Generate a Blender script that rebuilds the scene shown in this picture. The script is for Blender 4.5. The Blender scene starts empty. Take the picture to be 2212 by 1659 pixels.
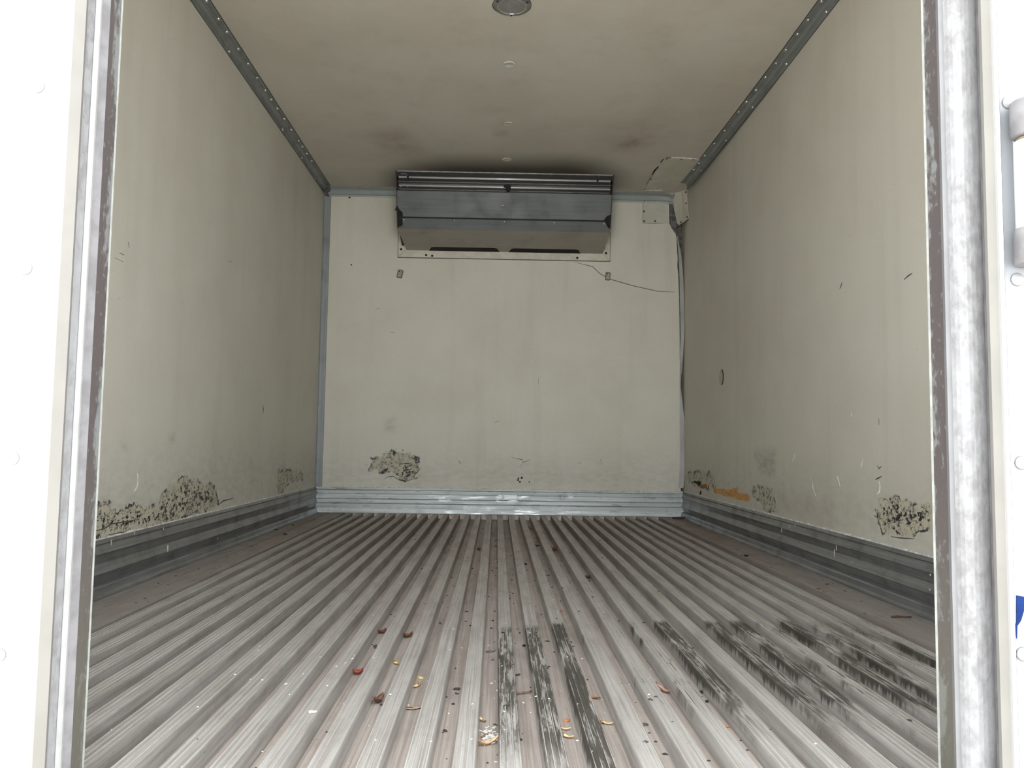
import bpy, bmesh, math, random
import numpy as np
from mathutils import Vector, Matrix, noise as mnoise

C = bpy.context.scene.collection
random.seed(7)

# ------------------------------------------------------------------ camera
F_PX, YAW, PITCH, ROLL = 1733.3, 0.01778, 0.07271, 0.0147
CAM = Vector((-0.0263, 0.0, 0.4506))
IMG_W, IMG_H = 2212.0, 1659.0
cy_, sy_ = math.cos(YAW), math.sin(YAW)
cp_, sp_ = math.cos(PITCH), math.sin(PITCH)
FWD = Vector((sy_ * cp_, cy_ * cp_, sp_))
R0 = Vector((cy_, -sy_, 0))
U0 = R0.cross(FWD)
cr_, sr_ = math.cos(ROLL), math.sin(ROLL)
RGT = R0 * cr_ + U0 * sr_
UPV = U0 * cr_ - R0 * sr_
cam_d = bpy.data.cameras.new('camera')
cam = bpy.data.objects.new('camera', cam_d)
C.objects.link(cam)
cam_d.sensor_fit = 'HORIZONTAL'
cam_d.sensor_width = 36.0
cam_d.lens = F_PX / IMG_W * 36.0
cam_d.clip_start = 0.02
cam.matrix_world = Matrix.Translation(CAM) @ Matrix((
    (RGT.x, UPV.x, -FWD.x, 0), (RGT.y, UPV.y, -FWD.y, 0), (RGT.z, UPV.z, -FWD.z, 0), (0, 0, 0, 1)))
bpy.context.scene.camera = cam

# ------------------------------------------------------------------ sky, exposure
SKY_STRENGTH = 1.0
EXPOSURE = 2.68
w = bpy.data.worlds.new('overcast_sky')
bpy.context.scene.world = w
w.use_nodes = True
bg = w.node_tree.nodes['Background']
bg.inputs[0].default_value = (0.94, 0.98, 1.0, 1)
bg.inputs[1].default_value = SKY_STRENGTH
sun_d = bpy.data.lights.new('sun', 'SUN')
sun_d.energy = 4.5
sun_d.angle = 0.03
sun_d.color = (1.0, 0.95, 0.88)
sun = bpy.data.objects.new('sun', sun_d)
C.objects.link(sun)
sun.rotation_euler = Vector((0.25, -0.5, -0.85)).to_track_quat('-Z', 'Y').to_euler()   # high, from ahead of the vehicle: the doorway stays in shade
sc = bpy.context.scene
vs = sc.view_settings
sc.display_settings.display_device = 'sRGB'
vs.view_transform = 'Standard'
vs.look = 'None'
vs.gamma = 1.0
vs.use_curve_mapping = False
vs.exposure = EXPOSURE
try:
    sc.cycles.max_bounces = 14
    sc.cycles.diffuse_bounces = 8
    sc.cycles.glossy_bounces = 5
    sc.cycles.use_denoising = True
    sc.cycles.sample_clamp_indirect = 8.0
except Exception:
    pass

# ------------------------------------------------------------------ dimensions
HW = 1.15            # half width of the box
D = 5.039            # forward wall
H = 2.057            # ceiling
YR = 1.06            # inner plane of the rear wall with the door opening
PR = 0.0664          # rib pitch
RIB_D = 0.030        # groove depth
XL, XR = -0.961, 0.990
KICK = 0.158


def at(px, py, axis, val):
    """point of the plane (axis = val) seen at pixel px, py of the photograph"""
    d = RGT * ((px - IMG_W / 2) / F_PX) - UPV * ((py - IMG_H / 2) / F_PX) + FWD
    return CAM + d * ((val - CAM[axis]) / d[axis])


# ------------------------------------------------------------------ node helpers
def lin(r, g, b):
    f = lambda c: (c / 12.92) if c <= 0.04045 else ((c + 0.055) / 1.055) ** 2.4
    return (f(r / 255), f(g / 255), f(b / 255), 1)


class NT:
    def __init__(self, name):
        self.m = bpy.data.materials.new(name)
        self.m.use_nodes = True
        self.t = self.m.node_tree
        self.b = self.t.nodes['Principled BSDF']

    def n(self, typ, **kw):
        o = self.t.nodes.new(typ)
        for k, v in kw.items():
            setattr(o, k, v)
        return o

    def l(self, a, b):
        self.t.links.new(a, b)

    def val(self, sock, v):
        if hasattr(v, 'is_linked') or isinstance(v, bpy.types.NodeSocket):
            self.l(v, sock)
        else:
            sock.default_value = v

    def math(self, op, a, b=None, c=None, clamp=False):
        o = self.n('ShaderNodeMath', operation=op)
        o.use_clamp = clamp
        self.val(o.inputs[0], a)
        if b is not None:
            self.val(o.inputs[1], b)
        if c is not None:
            self.val(o.inputs[2], c)
        return o.outputs[0]

    def mix(self, fac, a, b, mode='MIX'):
        o = self.n('ShaderNodeMix', data_type='RGBA', blend_type=mode)
        self.val(o.inputs[0], fac)
        self.val(o.inputs[6], a)
        self.val(o.inputs[7], b)
        return o.outputs[2]

    def smooth(self, x, a, b, lo=0.0, hi=1.0):
        o = self.n('ShaderNodeMapRange', interpolation_type='SMOOTHSTEP')
        self.val(o.inputs[0], x)
        self.val(o.inputs[1], a)
        self.val(o.inputs[2], b)
        self.val(o.inputs[3], lo)
        self.val(o.inputs[4], hi)
        return o.outputs[0]

    def pos(self):
        if not hasattr(self, '_p'):
            self._p = self.n('ShaderNodeNewGeometry')
        return self._p.outputs['Position']

    def scaled(self, sx, sy, sz, off=(0, 0, 0), src=None):
        o = self.n('ShaderNodeMapping')
        self.l(src or self.pos(), o.inputs[0])
        o.inputs['Scale'].default_value = (sx, sy, sz)
        o.inputs['Location'].default_value = off
        return o.outputs[0]

    def noise(self, vec, scale=1.0, detail=4, rough=0.55, dist=0.0):
        o = self.n('ShaderNodeTexNoise')
        self.l(vec, o.inputs['Vector'])
        o.inputs['Scale'].default_value = scale
        o.inputs['Detail'].default_value = detail
        o.inputs['Roughness'].default_value = rough
        o.inputs['Distortion'].default_value = dist
        return o.outputs[0]

    def attr(self, name, typ='GEOMETRY'):
        o = self.n('ShaderNodeAttribute', attribute_type=typ, attribute_name=name)
        return o.outputs['Fac']

    def bump(self, h, strength=0.2, dist=0.01):
        o = self.n('ShaderNodeBump')
        o.inputs['Strength'].default_value = strength
        o.inputs['Distance'].default_value = dist
        self.l(h, o.inputs['Height'])
        self.l(o.outputs[0], self.b.inputs['Normal'])

    def out(self, col, rough=0.6, metal=0.0, spec=0.5):
        self.val(self.b.inputs['Base Color'], col)
        self.val(self.b.inputs['Roughness'], rough)
        self.val(self.b.inputs['Metallic'], metal)
        self.val(self.b.inputs['Specular IOR Level'], spec)
        return self.m


def simple(name, col, rough=0.6, metal=0.0, spec=0.5, var=0.15, scale=40.0):
    """plain material with a little procedural tone variation"""
    t = NT(name)
    nz = t.noise(t.pos(), scale, 5)
    dark = tuple(c * (1 - var) for c in col[:3]) + (1,)
    lite = tuple(min(1, c * (1 + var)) for c in col[:3]) + (1,)
    return t.out(t.mix(t.smooth(nz, 0.35, 0.65), dark, lite), rough, metal, spec)


# ------------------------------------------------------------------ materials
def mat_panel(name, base, pocks=0.5):
    """cream glass-fibre liner with dirt, flaked gel coat (attribute crackle), soot and rust smudges"""
    t = NT(name)
    P = t.pos()
    big = t.noise(P, 2.2, 3)
    streak = t.noise(t.scaled(9, 9, 0.7), 1.0, 5)
    fine = t.noise(P, 160, 3)
    col = t.mix(t.smooth(big, 0.35, 0.7), base, tuple(c * f for c, f in zip(base[:3], (0.93, 0.915, 0.90))) + (1,))
    col = t.mix(t.math('MULTIPLY', t.smooth(streak, 0.5, 0.75), 0.09), col, lin(120, 110, 95))
    col = t.mix(t.math('MULTIPLY', t.smooth(fine, 0.45, 0.75), 0.08), col, lin(110, 105, 95))
    # small scuffs
    sc_n = t.noise(t.scaled(26, 26, 60), 1.0, 6, 0.7)
    col = t.mix(t.math('MULTIPLY', t.smooth(sc_n, 0.66, 0.74), pocks), col, lin(92, 88, 80))
    # grime
    gr = t.attr('grime')
    gn = t.noise(t.scaled(18, 18, 40), 1.0, 6, 0.65)
    col = t.mix(t.math('MULTIPLY', gr, t.smooth(gn, 0.35, 0.7, 0.25, 1.0)), col, lin(92, 92, 88))
    # soot / rust
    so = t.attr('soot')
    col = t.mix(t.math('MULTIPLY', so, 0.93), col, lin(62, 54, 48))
    ru = t.attr('rust')
    rn = t.noise(P, 14, 5)
    col = t.mix(t.math('MULTIPLY', ru, t.smooth(rn, 0.25, 0.7, 0.35, 1.0)), col, lin(118, 84, 66))
    # flaked gel coat: yellower ground, black blotches and curling crack lines
    cr = t.attr('crackle')
    edge_n = t.noise(P, 38, 5, 0.6)
    crn = t.math('ADD', cr, t.math('MULTIPLY', t.math('SUBTRACT', edge_n, 0.5), 0.9))
    inside = t.smooth(crn, 0.42, 0.5)
    rim = t.math('MULTIPLY', t.smooth(crn, 0.34, 0.43), t.smooth(crn, 0.56, 0.47))
    col = t.mix(t.math('MULTIPLY', inside, 0.55), col, lin(186, 178, 150))
    n1 = t.noise(P, 55, 5, 0.6, 1.2)
    line = t.smooth(t.math('ABSOLUTE', t.math('SUBTRACT', n1, 0.5)), 0.035, 0.012)
    brk = t.smooth(t.noise(P, 30, 3), 0.42, 0.55)
    line = t.math('MULTIPLY', line, brk)
    n2 = t.noise(t.scaled(1, 1, 1.5, (3, 1, 2)), 48, 7, 0.68)
    thr = t.smooth(cr, 0.5, 1.0, 0.645, 0.485)
    blot = t.smooth(n2, thr, t.math('ADD', thr, 0.04))
    dark = t.math('MAXIMUM', line, blot)
    dark = t.math('MULTIPLY', dark, inside)
    dark = t.math('MAXIMUM', dark, t.math('MULTIPLY', rim, t.smooth(t.noise(P, 22, 3), 0.45, 0.6)))
    col = t.mix(dark, col, lin(44, 42, 50))
    hgt = t.math('ADD', t.math('MULTIPLY', t.noise(P, 90, 4), 0.25), t.math('MULTIPLY', dark, -1.2))
    t.bump(hgt, 0.25, 0.004)
    return t.out(col, 0.55, 0.0, 0.35)


def mat_alu(name, base, dirt, rough=0.42, metal=0.55, along='y', amount=0.6, glint=False):
    """dull aluminium extrusion, scratched along its length"""
    t = NT(name)
    s = {'y': (90, 2.5, 90), 'x': (2.5, 90, 90), 'z': (60, 60, 2.5)}[along]
    st = t.noise(t.scaled(*s), 1.0, 6, 0.65)
    bl = t.noise(t.pos(), 9, 5, 0.65)
    col = t.mix(t.math('MULTIPLY', t.smooth(st, 0.35, 0.7), amount), base, dirt)
    col = t.mix(t.math('MULTIPLY', t.smooth(bl, 0.5, 0.7), 0.45), col, dirt)
    if glint:
        g = t.noise(t.scaled(9, 9, 70), 1.0, 6, 0.65)
        r = t.smooth(g, 0.50, 0.66, rough + 0.06, rough - 0.26)
    else:
        r = t.smooth(bl, 0.3, 0.7, rough - 0.06, rough + 0.12)
    t.bump(st, 0.12, 0.003)
    return t.out(col, r, metal)


def mat_floor(name, base, dust, rough, metal, groove=False):
    """weathered duct-floor aluminium with dust, black mildew streaks (object properties say where) and mud"""
    t = NT(name)
    P = t.pos()
    sep = t.n('ShaderNodeSeparateXYZ')
    t.l(P, sep.inputs[0])
    X, Y, Z = sep.outputs
    st = t.noise(t.scaled(260, 3.0, 120), 1.0, 5, 0.6)
    bl = t.noise(t.scaled(14, 5, 14), 1.0, 6, 0.65)
    sp = t.noise(P, 120, 3, 0.6)
    col = t.mix(t.smooth(st, 0.35, 0.68), base, dust)
    col = t.mix(t.math('MULTIPLY', t.smooth(bl, 0.45, 0.72), 0.4), col, lin(122, 112, 104))
    col = t.mix(t.math('MULTIPLY', t.smooth(sp, 0.66, 0.74), 0.55), col, lin(70, 62, 56))
    # floor turns browner and darker toward the cold end of the box
    col = t.mix(t.smooth(Y, 2.4, 4.8, 0.0, 0.55), col, lin(136, 121, 110))
    nrm = t.n('ShaderNodeSeparateXYZ')
    t.l(t._p.outputs['Normal'], nrm.inputs[0])
    side = t.smooth(t.math('ABSOLUTE', nrm.outputs[0]), 0.45, 0.7)
    stain, far, near = (t.attr(k, 'OBJECT') for k in ('stain', 'stain_far', 'stain_near'))
    e1 = t.noise(t.scaled(130, 11, 1), 1.0, 6, 0.7, 0.8)
    e2 = t.noise(t.scaled(42, 5.5, 1, (5, 2, 1)), 1.0, 5, 0.65, 0.5)
    wob = t.math('MULTIPLY', t.math('SUBTRACT', e2, 0.5), 0.5)
    yf = t.math('ADD', Y, t.math('MULTIPLY', t.math('SUBTRACT', e1, 0.5), 0.18))
    m1 = t.smooth(yf, t.math('ADD', far, 0.02), t.math('SUBTRACT', far, 0.03))
    yn = t.math('ADD', Y, wob)
    m2 = t.smooth(yn, t.math('SUBTRACT', near, 0.10), t.math('ADD', near, 0.14))
    reg = t.math('MULTIPLY', m1, m2)
    thr = t.math('SUBTRACT', 0.84, t.math('MULTIPLY', stain, 0.45))
    mixn = t.math('ADD', t.math('MULTIPLY', e1, 0.6), t.math('MULTIPLY', e2, 0.4))
    top = t.smooth(mixn, t.math('SUBTRACT', thr, 0.05), t.math('ADD', thr, 0.05))
    # runs down the flanks
    dr = t.noise(t.scaled(1, 75, 2), 1.0, 4, 0.7)
    e3 = t.noise(t.scaled(16, 3.4, 1, (9, 4, 0)), 1.0, 4, 0.6)
    zz = t.smooth(t.math('ADD', t.math('ADD', Z, t.math('MULTIPLY', t.math('SUBTRACT', dr, 0.5), 0.055)), t.math('MULTIPLY', t.math('SUBTRACT', e3, 0.5), 0.06)), -0.020, -0.004)
    fl = t.math('MULTIPLY', zz, t.smooth(t.math('ADD', t.math('ADD', stain, t.math('MULTIPLY', t.math('SUBTRACT', e2, 0.5), 0.9)), t.math('MULTIPLY', t.math('SUBTRACT', e3, 0.5), 1.8)), 0.55, 0.78))
    ridge = t.smooth(Z, 0.0001, 0.0007)
    top = t.math('MULTIPLY', top, t.math('SUBTRACT', 1.0, t.math('MULTIPLY', ridge, t.smooth(e2, 0.60, 0.42))))
    col = t.mix(t.math('MULTIPLY', ridge, 0.4), col, lin(196, 192, 186))
    d = t.n('ShaderNodeMix', data_type='FLOAT')
    t.l(side, d.inputs[0]); t.l(top, d.inputs[2]); t.l(fl, d.inputs[3])
    dark = t.math('MULTIPLY', reg, d.outputs[0], clamp=True)
    dcol = t.mix(t.smooth(bl, 0.4, 0.6), lin(48, 43, 36), lin(66, 60, 54))
    col = t.mix(t.math('MULTIPLY', dark, 0.92), col, dcol)
    rg = t.smooth(bl, 0.3, 0.7, rough - 0.06, rough + 0.1)
    t.bump(t.math('ADD', t.math('MULTIPLY', st, 0.6), t.math('MULTIPLY', sp, 0.4)), 0.18, 0.002)
    return t.out(col, t.math('ADD', rg, t.math('MULTIPLY', dark, 0.2)), metal)


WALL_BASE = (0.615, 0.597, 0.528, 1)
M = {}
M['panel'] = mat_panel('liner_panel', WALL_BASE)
M['panelr'] = mat_panel('liner_panel_right', (0.585, 0.562, 0.492, 1))  # base slightly darker than the opposite side wall
M['end'] = mat_panel('liner_end_panel', (0.81, 0.787, 0.70, 1))  # paler than the side liner, standing in for light on the end wall
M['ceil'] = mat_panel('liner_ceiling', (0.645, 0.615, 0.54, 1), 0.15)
M['rib'] = mat_floor('floor_rib_metal', lin(180, 177, 174), lin(150, 144, 138), 0.46, 0.25)
M['groove'] = mat_floor('floor_groove_metal', lin(180, 170, 163), lin(150, 140, 133), 0.55, 0.1, True)
M['plank'] = mat_floor('floor_side_metal', lin(158, 152, 147), lin(144, 136, 130), 0.5, 0.15)
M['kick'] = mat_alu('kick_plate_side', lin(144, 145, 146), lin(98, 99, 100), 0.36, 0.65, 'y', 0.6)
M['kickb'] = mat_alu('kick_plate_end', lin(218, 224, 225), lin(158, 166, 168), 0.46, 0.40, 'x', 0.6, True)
M['rail'] = mat_alu('ceiling_rail', lin(150, 154, 154), lin(118, 120, 118), 0.42, 0.6, 'y', 0.35)
M['railb'] = mat_alu('end_rail', lin(168, 175, 173), lin(146, 152, 152), 0.42, 0.4, 'x', 0.3)
M['railv'] = mat_alu('corner_rail', lin(168, 173, 175), lin(128, 133, 136), 0.45, 0.35, 'z', 0.5)
M['bent'] = mat_alu('bent_strip', lin(172, 173, 170), lin(146, 146, 142), 0.5, 0.15, 'z', 0.4)
M['rivet'] = simple('rivet_metal', (0.90, 0.91, 0.92, 1), 0.10, 1.0, var=.04)
M['screw'] = simple('screw_metal', (0.6, 0.6, 0.6, 1), 0.25, 1.0)
M['hole'] = simple('dark_hole', (0.012, 0.011, 0.010, 1), 0.9)
M['unit'] = mat_alu('unit_sheet_metal', lin(110, 114, 115), lin(92, 96, 97), 0.45, 0.3, 'x', 0.5)
M['under'] = mat_alu('unit_underside', lin(160, 154, 145), lin(136, 130, 122), 0.5, 0.1, 'x', 0.4)
M['black'] = simple('unit_black', (0.012, 0.012, 0.014, 1), 0.45)
M['maroon'] = simple('unit_end_cheek', (0.03, 0.008, 0.010, 1), 0.5)
M['chrome'] = simple('unit_rod', (0.92, 0.92, 0.91, 1), 0.25, 0.35, var=0.03)
M['fin'] = simple('unit_fin', (0.42, 0.41, 0.40, 1), 0.35, 0.5)
M['rubber'] = simple('torn_rubber', (0.010, 0.011, 0.013, 1), 0.7)
M['frame'] = simple('cream_frame', (0.72, 0.68, 0.58, 1), 0.5, var=0.08, scale=18)
M['plate'] = simple('repair_plate', (0.61, 0.62, 0.54, 1), 0.5, var=0.05, scale=12)
M['plate2'] = simple('repair_plate_cream', (0.60, 0.575, 0.49, 1), 0.5, var=0.06, scale=12)
M['foam'] = simple('orange_foam', lin(196, 150, 90), 0.9, var=0.3, scale=60)
M['foam2'] = simple('pale_foam', lin(226, 212, 196), 0.9, var=0.2, scale=60)
M['brownfoam'] = simple('brown_foam', lin(140, 104, 76), 0.9, var=0.3, scale=70)
M['bezel'] = simple('lamp_bezel', (0.34, 0.34, 0.33, 1), 0.35, 0.8)
M['lens'] = simple('lamp_lens', (0.22, 0.215, 0.21, 1), 0.25, 0.0, var=0.1, scale=25)
M['plug'] = simple('ceiling_plug', (0.60, 0.62, 0.56, 1), 0.5, var=0.06)
M['plug2'] = simple('ceiling_plug_cream', (0.54, 0.51, 0.43, 1), 0.5, var=0.06)
M['wplug'] = simple('wall_plug', (0.42, 0.40, 0.33, 1), 0.6, var=0.25, scale=90)
M['scrw'] = simple('pale_scratch', (0.80, 0.79, 0.74, 1), 0.6)
M['scrd'] = simple('dark_scratch_and_shadow', (0.09, 0.085, 0.075, 1), 0.7)
M['sgap'] = simple('insulation_grey', (0.16, 0.155, 0.15, 1), 0.9, var=0.4, scale=35)
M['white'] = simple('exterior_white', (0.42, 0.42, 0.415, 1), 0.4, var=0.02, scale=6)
M['white_dim'] = simple('exterior_white_dim', (0.188, 0.198, 0.214, 1), 0.4, var=0.05, scale=9)  # same white skin, with its dimmer, cooler light put into the colour
M['bolt'] = simple('bolt_paint', (0.20, 0.20, 0.20, 1), 0.4, var=0.05)
M['bead'] = simple('sealant_bead', (0.62, 0.62, 0.60, 1), 0.6, var=0.25, scale=50)
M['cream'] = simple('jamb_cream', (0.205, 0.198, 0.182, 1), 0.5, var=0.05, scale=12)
M['cream2'] = simple('jamb_cream_dimmed', (0.150, 0.143, 0.130, 1), 0.5, var=0.05, scale=12)  # same cream, darkened to offset the stronger light on this jamb
M['decal'] = simple('blue_decal', (0.010, 0.022, 0.085, 1), 0.6, spec=0.0)
M['ground'] = simple('yard_concrete', (0.46, 0.45, 0.43, 1), 0.9, var=0.15, scale=3)


def mat_seal():
    t = NT('dirty_door_seal')
    P = t.pos()
    n = t.noise(t.scaled(30, 30, 9), 1.0, 6, 0.7, 0.6)
    n2 = t.noise(t.scaled(140, 140, 90), 1.0, 4, 0.6)
    sep = t.n('ShaderNodeSeparateXYZ'); t.l(P, sep.inputs[0])
    dy = t.math('MULTIPLY', t.math('SUBTRACT', sep.outputs[1], 1.0475), 9.0)
    f = t.smooth(t.math('ADD', t.math('ADD', n, dy), t.math('MULTIPLY', t.math('SUBTRACT', n2, 0.5), 0.3)), 0.48, 0.60)
    col = t.mix(f, (0.050, 0.041, 0.040, 1), (0.125, 0.130, 0.130, 1))
    col = t.mix(t.math('MULTIPLY', t.smooth(n2, 0.60, 0.70), 0.7), col, (0.13, 0.125, 0.12, 1))
    # lower part carries a green-grey algae film
    col = t.mix(t.math('MULTIPLY', t.smooth(sep.outputs[2], 0.45, 0.05), 0.55), col, (0.085, 0.082, 0.060, 1))
    t.bump(n2, 0.3, 0.003)
    return t.out(col, 0.75)


def mat_bar():
    t = NT('oxidised_frame_bar')
    P = t.pos()
    n = t.noise(t.scaled(75, 75, 48), 1.0, 7, 0.7, 0.4)
    n2 = t.noise(t.scaled(10, 10, 5), 1.0, 5, .65)
    col = t.mix(t.smooth(n, 0.36, 0.62), (0.135, 0.130, 0.135, 1), (0.195, 0.196, 0.200, 1))
    col = t.mix(t.math('MULTIPLY', t.smooth(n2, 0.45, 0.65), 0.6), col, (0.215, 0.216, 0.222, 1))
    col = t.mix(t.math('MULTIPLY', t.smooth(n2, 0.45, 0.33), 0.5), col, (0.135, 0.128, 0.130, 1))
    t.bump(n, 0.2, 0.003)
    return t.out(col, 0.6, 0.0, 0.3)


M['seal'] = mat_seal()
M['bar'] = mat_bar()
M['barlt'] = simple('frame_bar_edge', (0.150, 0.150, 0.156, 1), 0.5, 0.0, var=0.08, scale=20)
M['lip'] = simple('frame_lip', (0.28, 0.285, 0.27, 1), 0.4, 0.0, var=0.12, scale=60)
M['barwh'] = simple('frame_bar_bright', (0.36, 0.36, 0.36, 1), 0.4, 0.0, var=0.06)
M['bargy'] = simple('frame_bar_grey', (0.140, 0.135, 0.141, 1), 0.6, 0.0, var=0.18, scale=30)


# ------------------------------------------------------------------ mesh helpers
def link(name, me, mat=None, parent=None, loc=None, smooth=False):
    o = bpy.data.objects.new(name, me)
    C.objects.link(o)
    if mat is not None and not me.materials:
        me.materials.append(mat)
    if smooth:
        me.polygons.foreach_set('use_smooth', [True] * len(me.polygons))
    if parent is not None:
        o.parent = parent
    if loc is not None:
        o.location = loc
    return o


def raw(name, vs, fs, mat, parent=None, org=(0, 0, 0), smooth=False):
    """mesh from world coordinates, stored relative to org (the parent's location)"""
    me = bpy.data.meshes.new(name)
    me.from_pydata([(v[0] - org[0], v[1] - org[1], v[2] - org[2]) for v in vs], [], fs)
    bm = bmesh.new(); bm.from_mesh(me)
    bmesh.ops.recalc_face_normals(bm, faces=bm.faces)
    bm.to_mesh(me); bm.free()
    me.update()
    return link(name, me, mat, parent, None if parent else org, smooth)


def tag(o, label=None, cat=None, group=None, kind=None):
    if label: o['label'] = label
    if cat: o['category'] = cat
    if group: o['group'] = group
    if kind: o['kind'] = kind
    return o


def empty(name, loc):
    o = bpy.data.objects.new(name, None)
    C.objects.link(o)
    o.location = loc
    o.empty_display_size = 0.05
    return o


def extrude(prof, axis, a, b):
    """closed solid from a closed 2-D profile (the two other axes in order) swept along axis from a to b"""
    n = len(prof)
    vs, fs = [], []
    for t in (a, b):
        for p in prof:
            v = list(p); v.insert(axis, t); vs.append(tuple(v))
    for i in range(n):
        j = (i + 1) % n
        fs.append((i, j, n + j, n + i))
    fs.append(tuple(range(n - 1, -1, -1)))
    fs.append(tuple(range(n, 2 * n)))
    return vs, fs


def box(x0, x1, y0, y1, z0, z1):
    return extrude([(y0, z0), (y1, z0), (y1, z1), (y0, z1)], 0, x0, x1)


def dome(r, h, seg=12, rings=3):
    """low dome on z = 0 pointing to +z"""
    vs, fs = [], []
    for k in range(rings):
        a = k / rings * math.pi / 2
        for i in range(seg):
            t = 2 * math.pi * i / seg
            vs.append((r * math.cos(a) * math.cos(t), r * math.cos(a) * math.sin(t), h * math.sin(a)))
    vs.append((0, 0, h))
    for k in range(rings - 1):
        for i in range(seg):
            j = (i + 1) % seg
            fs.append((k * seg + i, k * seg + j, (k + 1) * seg + j, (k + 1) * seg + i))
    for i in range(seg):
        fs.append(((rings - 1) * seg + i, (rings - 1) * seg + (i + 1) % seg, rings * seg))
    fs.append(tuple(range(seg - 1, -1, -1)))
    return vs, fs


def me_from(name, vs, fs, mat, smooth=False):
    me = bpy.data.meshes.new(name)
    me.from_pydata(vs, [], fs)
    bm = bmesh.new(); bm.from_mesh(me)
    bmesh.ops.recalc_face_normals(bm, faces=bm.faces)
    bm.to_mesh(me); bm.free()
    me.materials.append(mat)
    if smooth:
        me.polygons.foreach_set('use_smooth', [True] * len(me.polygons))
    return me


def aim(o, nrm):
    """turn local +z to the direction nrm"""
    o.rotation_euler = Vector((0, 0, 1)).rotation_difference(Vector(nrm)).to_euler()


def tube(pts, r, seg=8, taper=1.0):
    vs, fs = [], []
    pts = [Vector(p) for p in pts]
    n = len(pts)
    for k, p in enumerate(pts):
        d = (pts[min(k + 1, n - 1)] - pts[max(k - 1, 0)]).normalized()
        a = d.cross(Vector((0, 0, 1)))
        if a.length < 1e-3:
            a = d.cross(Vector((1, 0, 0)))
        a.normalize(); b = d.cross(a)
        rr = r * (1 + (taper - 1) * k / (n - 1))
        for i in range(seg):
            t = 2 * math.pi * i / seg
            vs.append(tuple(p + a * (rr * math.cos(t)) + b * (rr * math.sin(t))))
    for k in range(n - 1):
        for i in range(seg):
            j = (i + 1) % seg
            fs.append((k * seg + i, k * seg + j, (k + 1) * seg + j, (k + 1) * seg + i))
    fs.append(tuple(range(seg - 1, -1, -1)))
    fs.append(tuple((n - 1) * seg + i for i in range(seg)))
    return vs, fs


def slab(poly, nrm, th):
    """solid of thickness th standing on the 3-D polygon toward nrm"""
    nrm = Vector(nrm)
    n = len(poly)
    vs = [tuple(p) for p in poly] + [tuple(Vector(p) + nrm * th) for p in poly]
    fs = [tuple(range(n)), tuple(range(n, 2 * n))]
    for i in range(n):
        j = (i + 1) % n
        fs.append((i, j, n + j, n + i))
    return vs, fs


def poly_mask(A, B, poly, soft):
    """soft inside-ness (0..1) of the points (A,B) for a polygon, all in metres"""
    n = len(poly)
    inside = np.zeros(A.shape, bool)
    dist = np.full(A.shape, 1e9)
    for i in range(n):
        x0, y0 = poly[i]; x1, y1 = poly[(i + 1) % n]
        cond = ((y0 > B) != (y1 > B))
        xi = (x1 - x0) * (B - y0) / ((y1 - y0) if abs(y1 - y0) > 1e-9 else 1e-9) + x0
        inside ^= cond & (A < xi)
        ex, ey = x1 - x0, y1 - y0
        L2 = ex * ex + ey * ey + 1e-12
        t = np.clip(((A - x0) * ex + (B - y0) * ey) / L2, 0, 1)
        dist = np.minimum(dist, np.hypot(A - x0 - t * ex, B - y0 - t * ey))
    sd = np.where(inside, dist, -dist)
    return np.clip(0.5 + sd / (2 * soft), 0, 1)


def panel(name, axis, val, a0, a1, b0, b1, outward, mat, step, masks, edge=None, th=0.06):
    """liner panel: a fine grid facing the room (vertex attributes hold wear masks) closed behind to a slab.
    edge(b) may replace a1 to give a torn end."""
    na, nb = max(2, int((a1 - a0) / step)), max(2, int((b1 - b0) / step))
    bb = np.linspace(b0, b1, nb + 1)
    A = np.zeros((nb + 1, na + 1)); B = np.zeros_like(A)
    for j, b in enumerate(bb):
        e = edge(b) if edge else a1
        A[j] = np.linspace(a0, e, na + 1)
        B[j] = b
    def co(Aa, Bb, v):
        P = np.zeros(Aa.shape + (3,))
        oth = [k for k in range(3) if k != axis]
        P[..., axis] = v; P[..., oth[0]] = Aa; P[..., oth[1]] = Bb
        return P.reshape(-1, 3)
    front = co(A, B, val)
    N = len(front)
    ring = [(0, i) for i in range(na + 1)] + [(j, na) for j in range(1, nb + 1)] + [(nb, i) for i in range(na - 1, -1, -1)] + [(j, 0) for j in range(nb - 1, 0, -1)]
    ridx = [j * (na + 1) + i for j, i in ring]
    back = front[ridx].copy(); back[:, axis] = val + outward * th
    fs = []
    for j in range(nb):
        for i in range(na):
            k = j * (na + 1) + i
            fs.append((k, k + 1, k + na + 2, k + na + 1))
    R = len(ridx)
    for q in range(R):
        p = (q + 1) % R
        fs.append((ridx[q], ridx[p], N + p, N + q))
    fs.append(tuple(N + q for q in range(R)))
    me = bpy.data.meshes.new(name)
    me.from_pydata(np.vstack([front, back]).tolist(), [], fs)
    me.update()
    for key in ('crackle', 'grime', 'soot', 'rust'):
        at_ = me.attributes.new(key, 'FLOAT', 'POINT')
        v = np.zeros(N + R, np.float32)
        for (k2, poly, soft, amp) in masks:
            if k2 == key:
                m = poly_mask(A, B, poly, soft) * amp
                v[:N] = np.maximum(v[:N], m.reshape(-1))
        at_.data.foreach_set('value', v)
    o = link(name, me, mat)
    tag(o, kind='structure')
    return o


def px_poly(pts, axis, val):
    oth = [k for k in range(3) if k != axis]
    out = []
    for p in pts:
        v = at(p[0], p[1], axis, val)
        out.append((v[oth[0]], v[oth[1]]))
    return out


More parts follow.
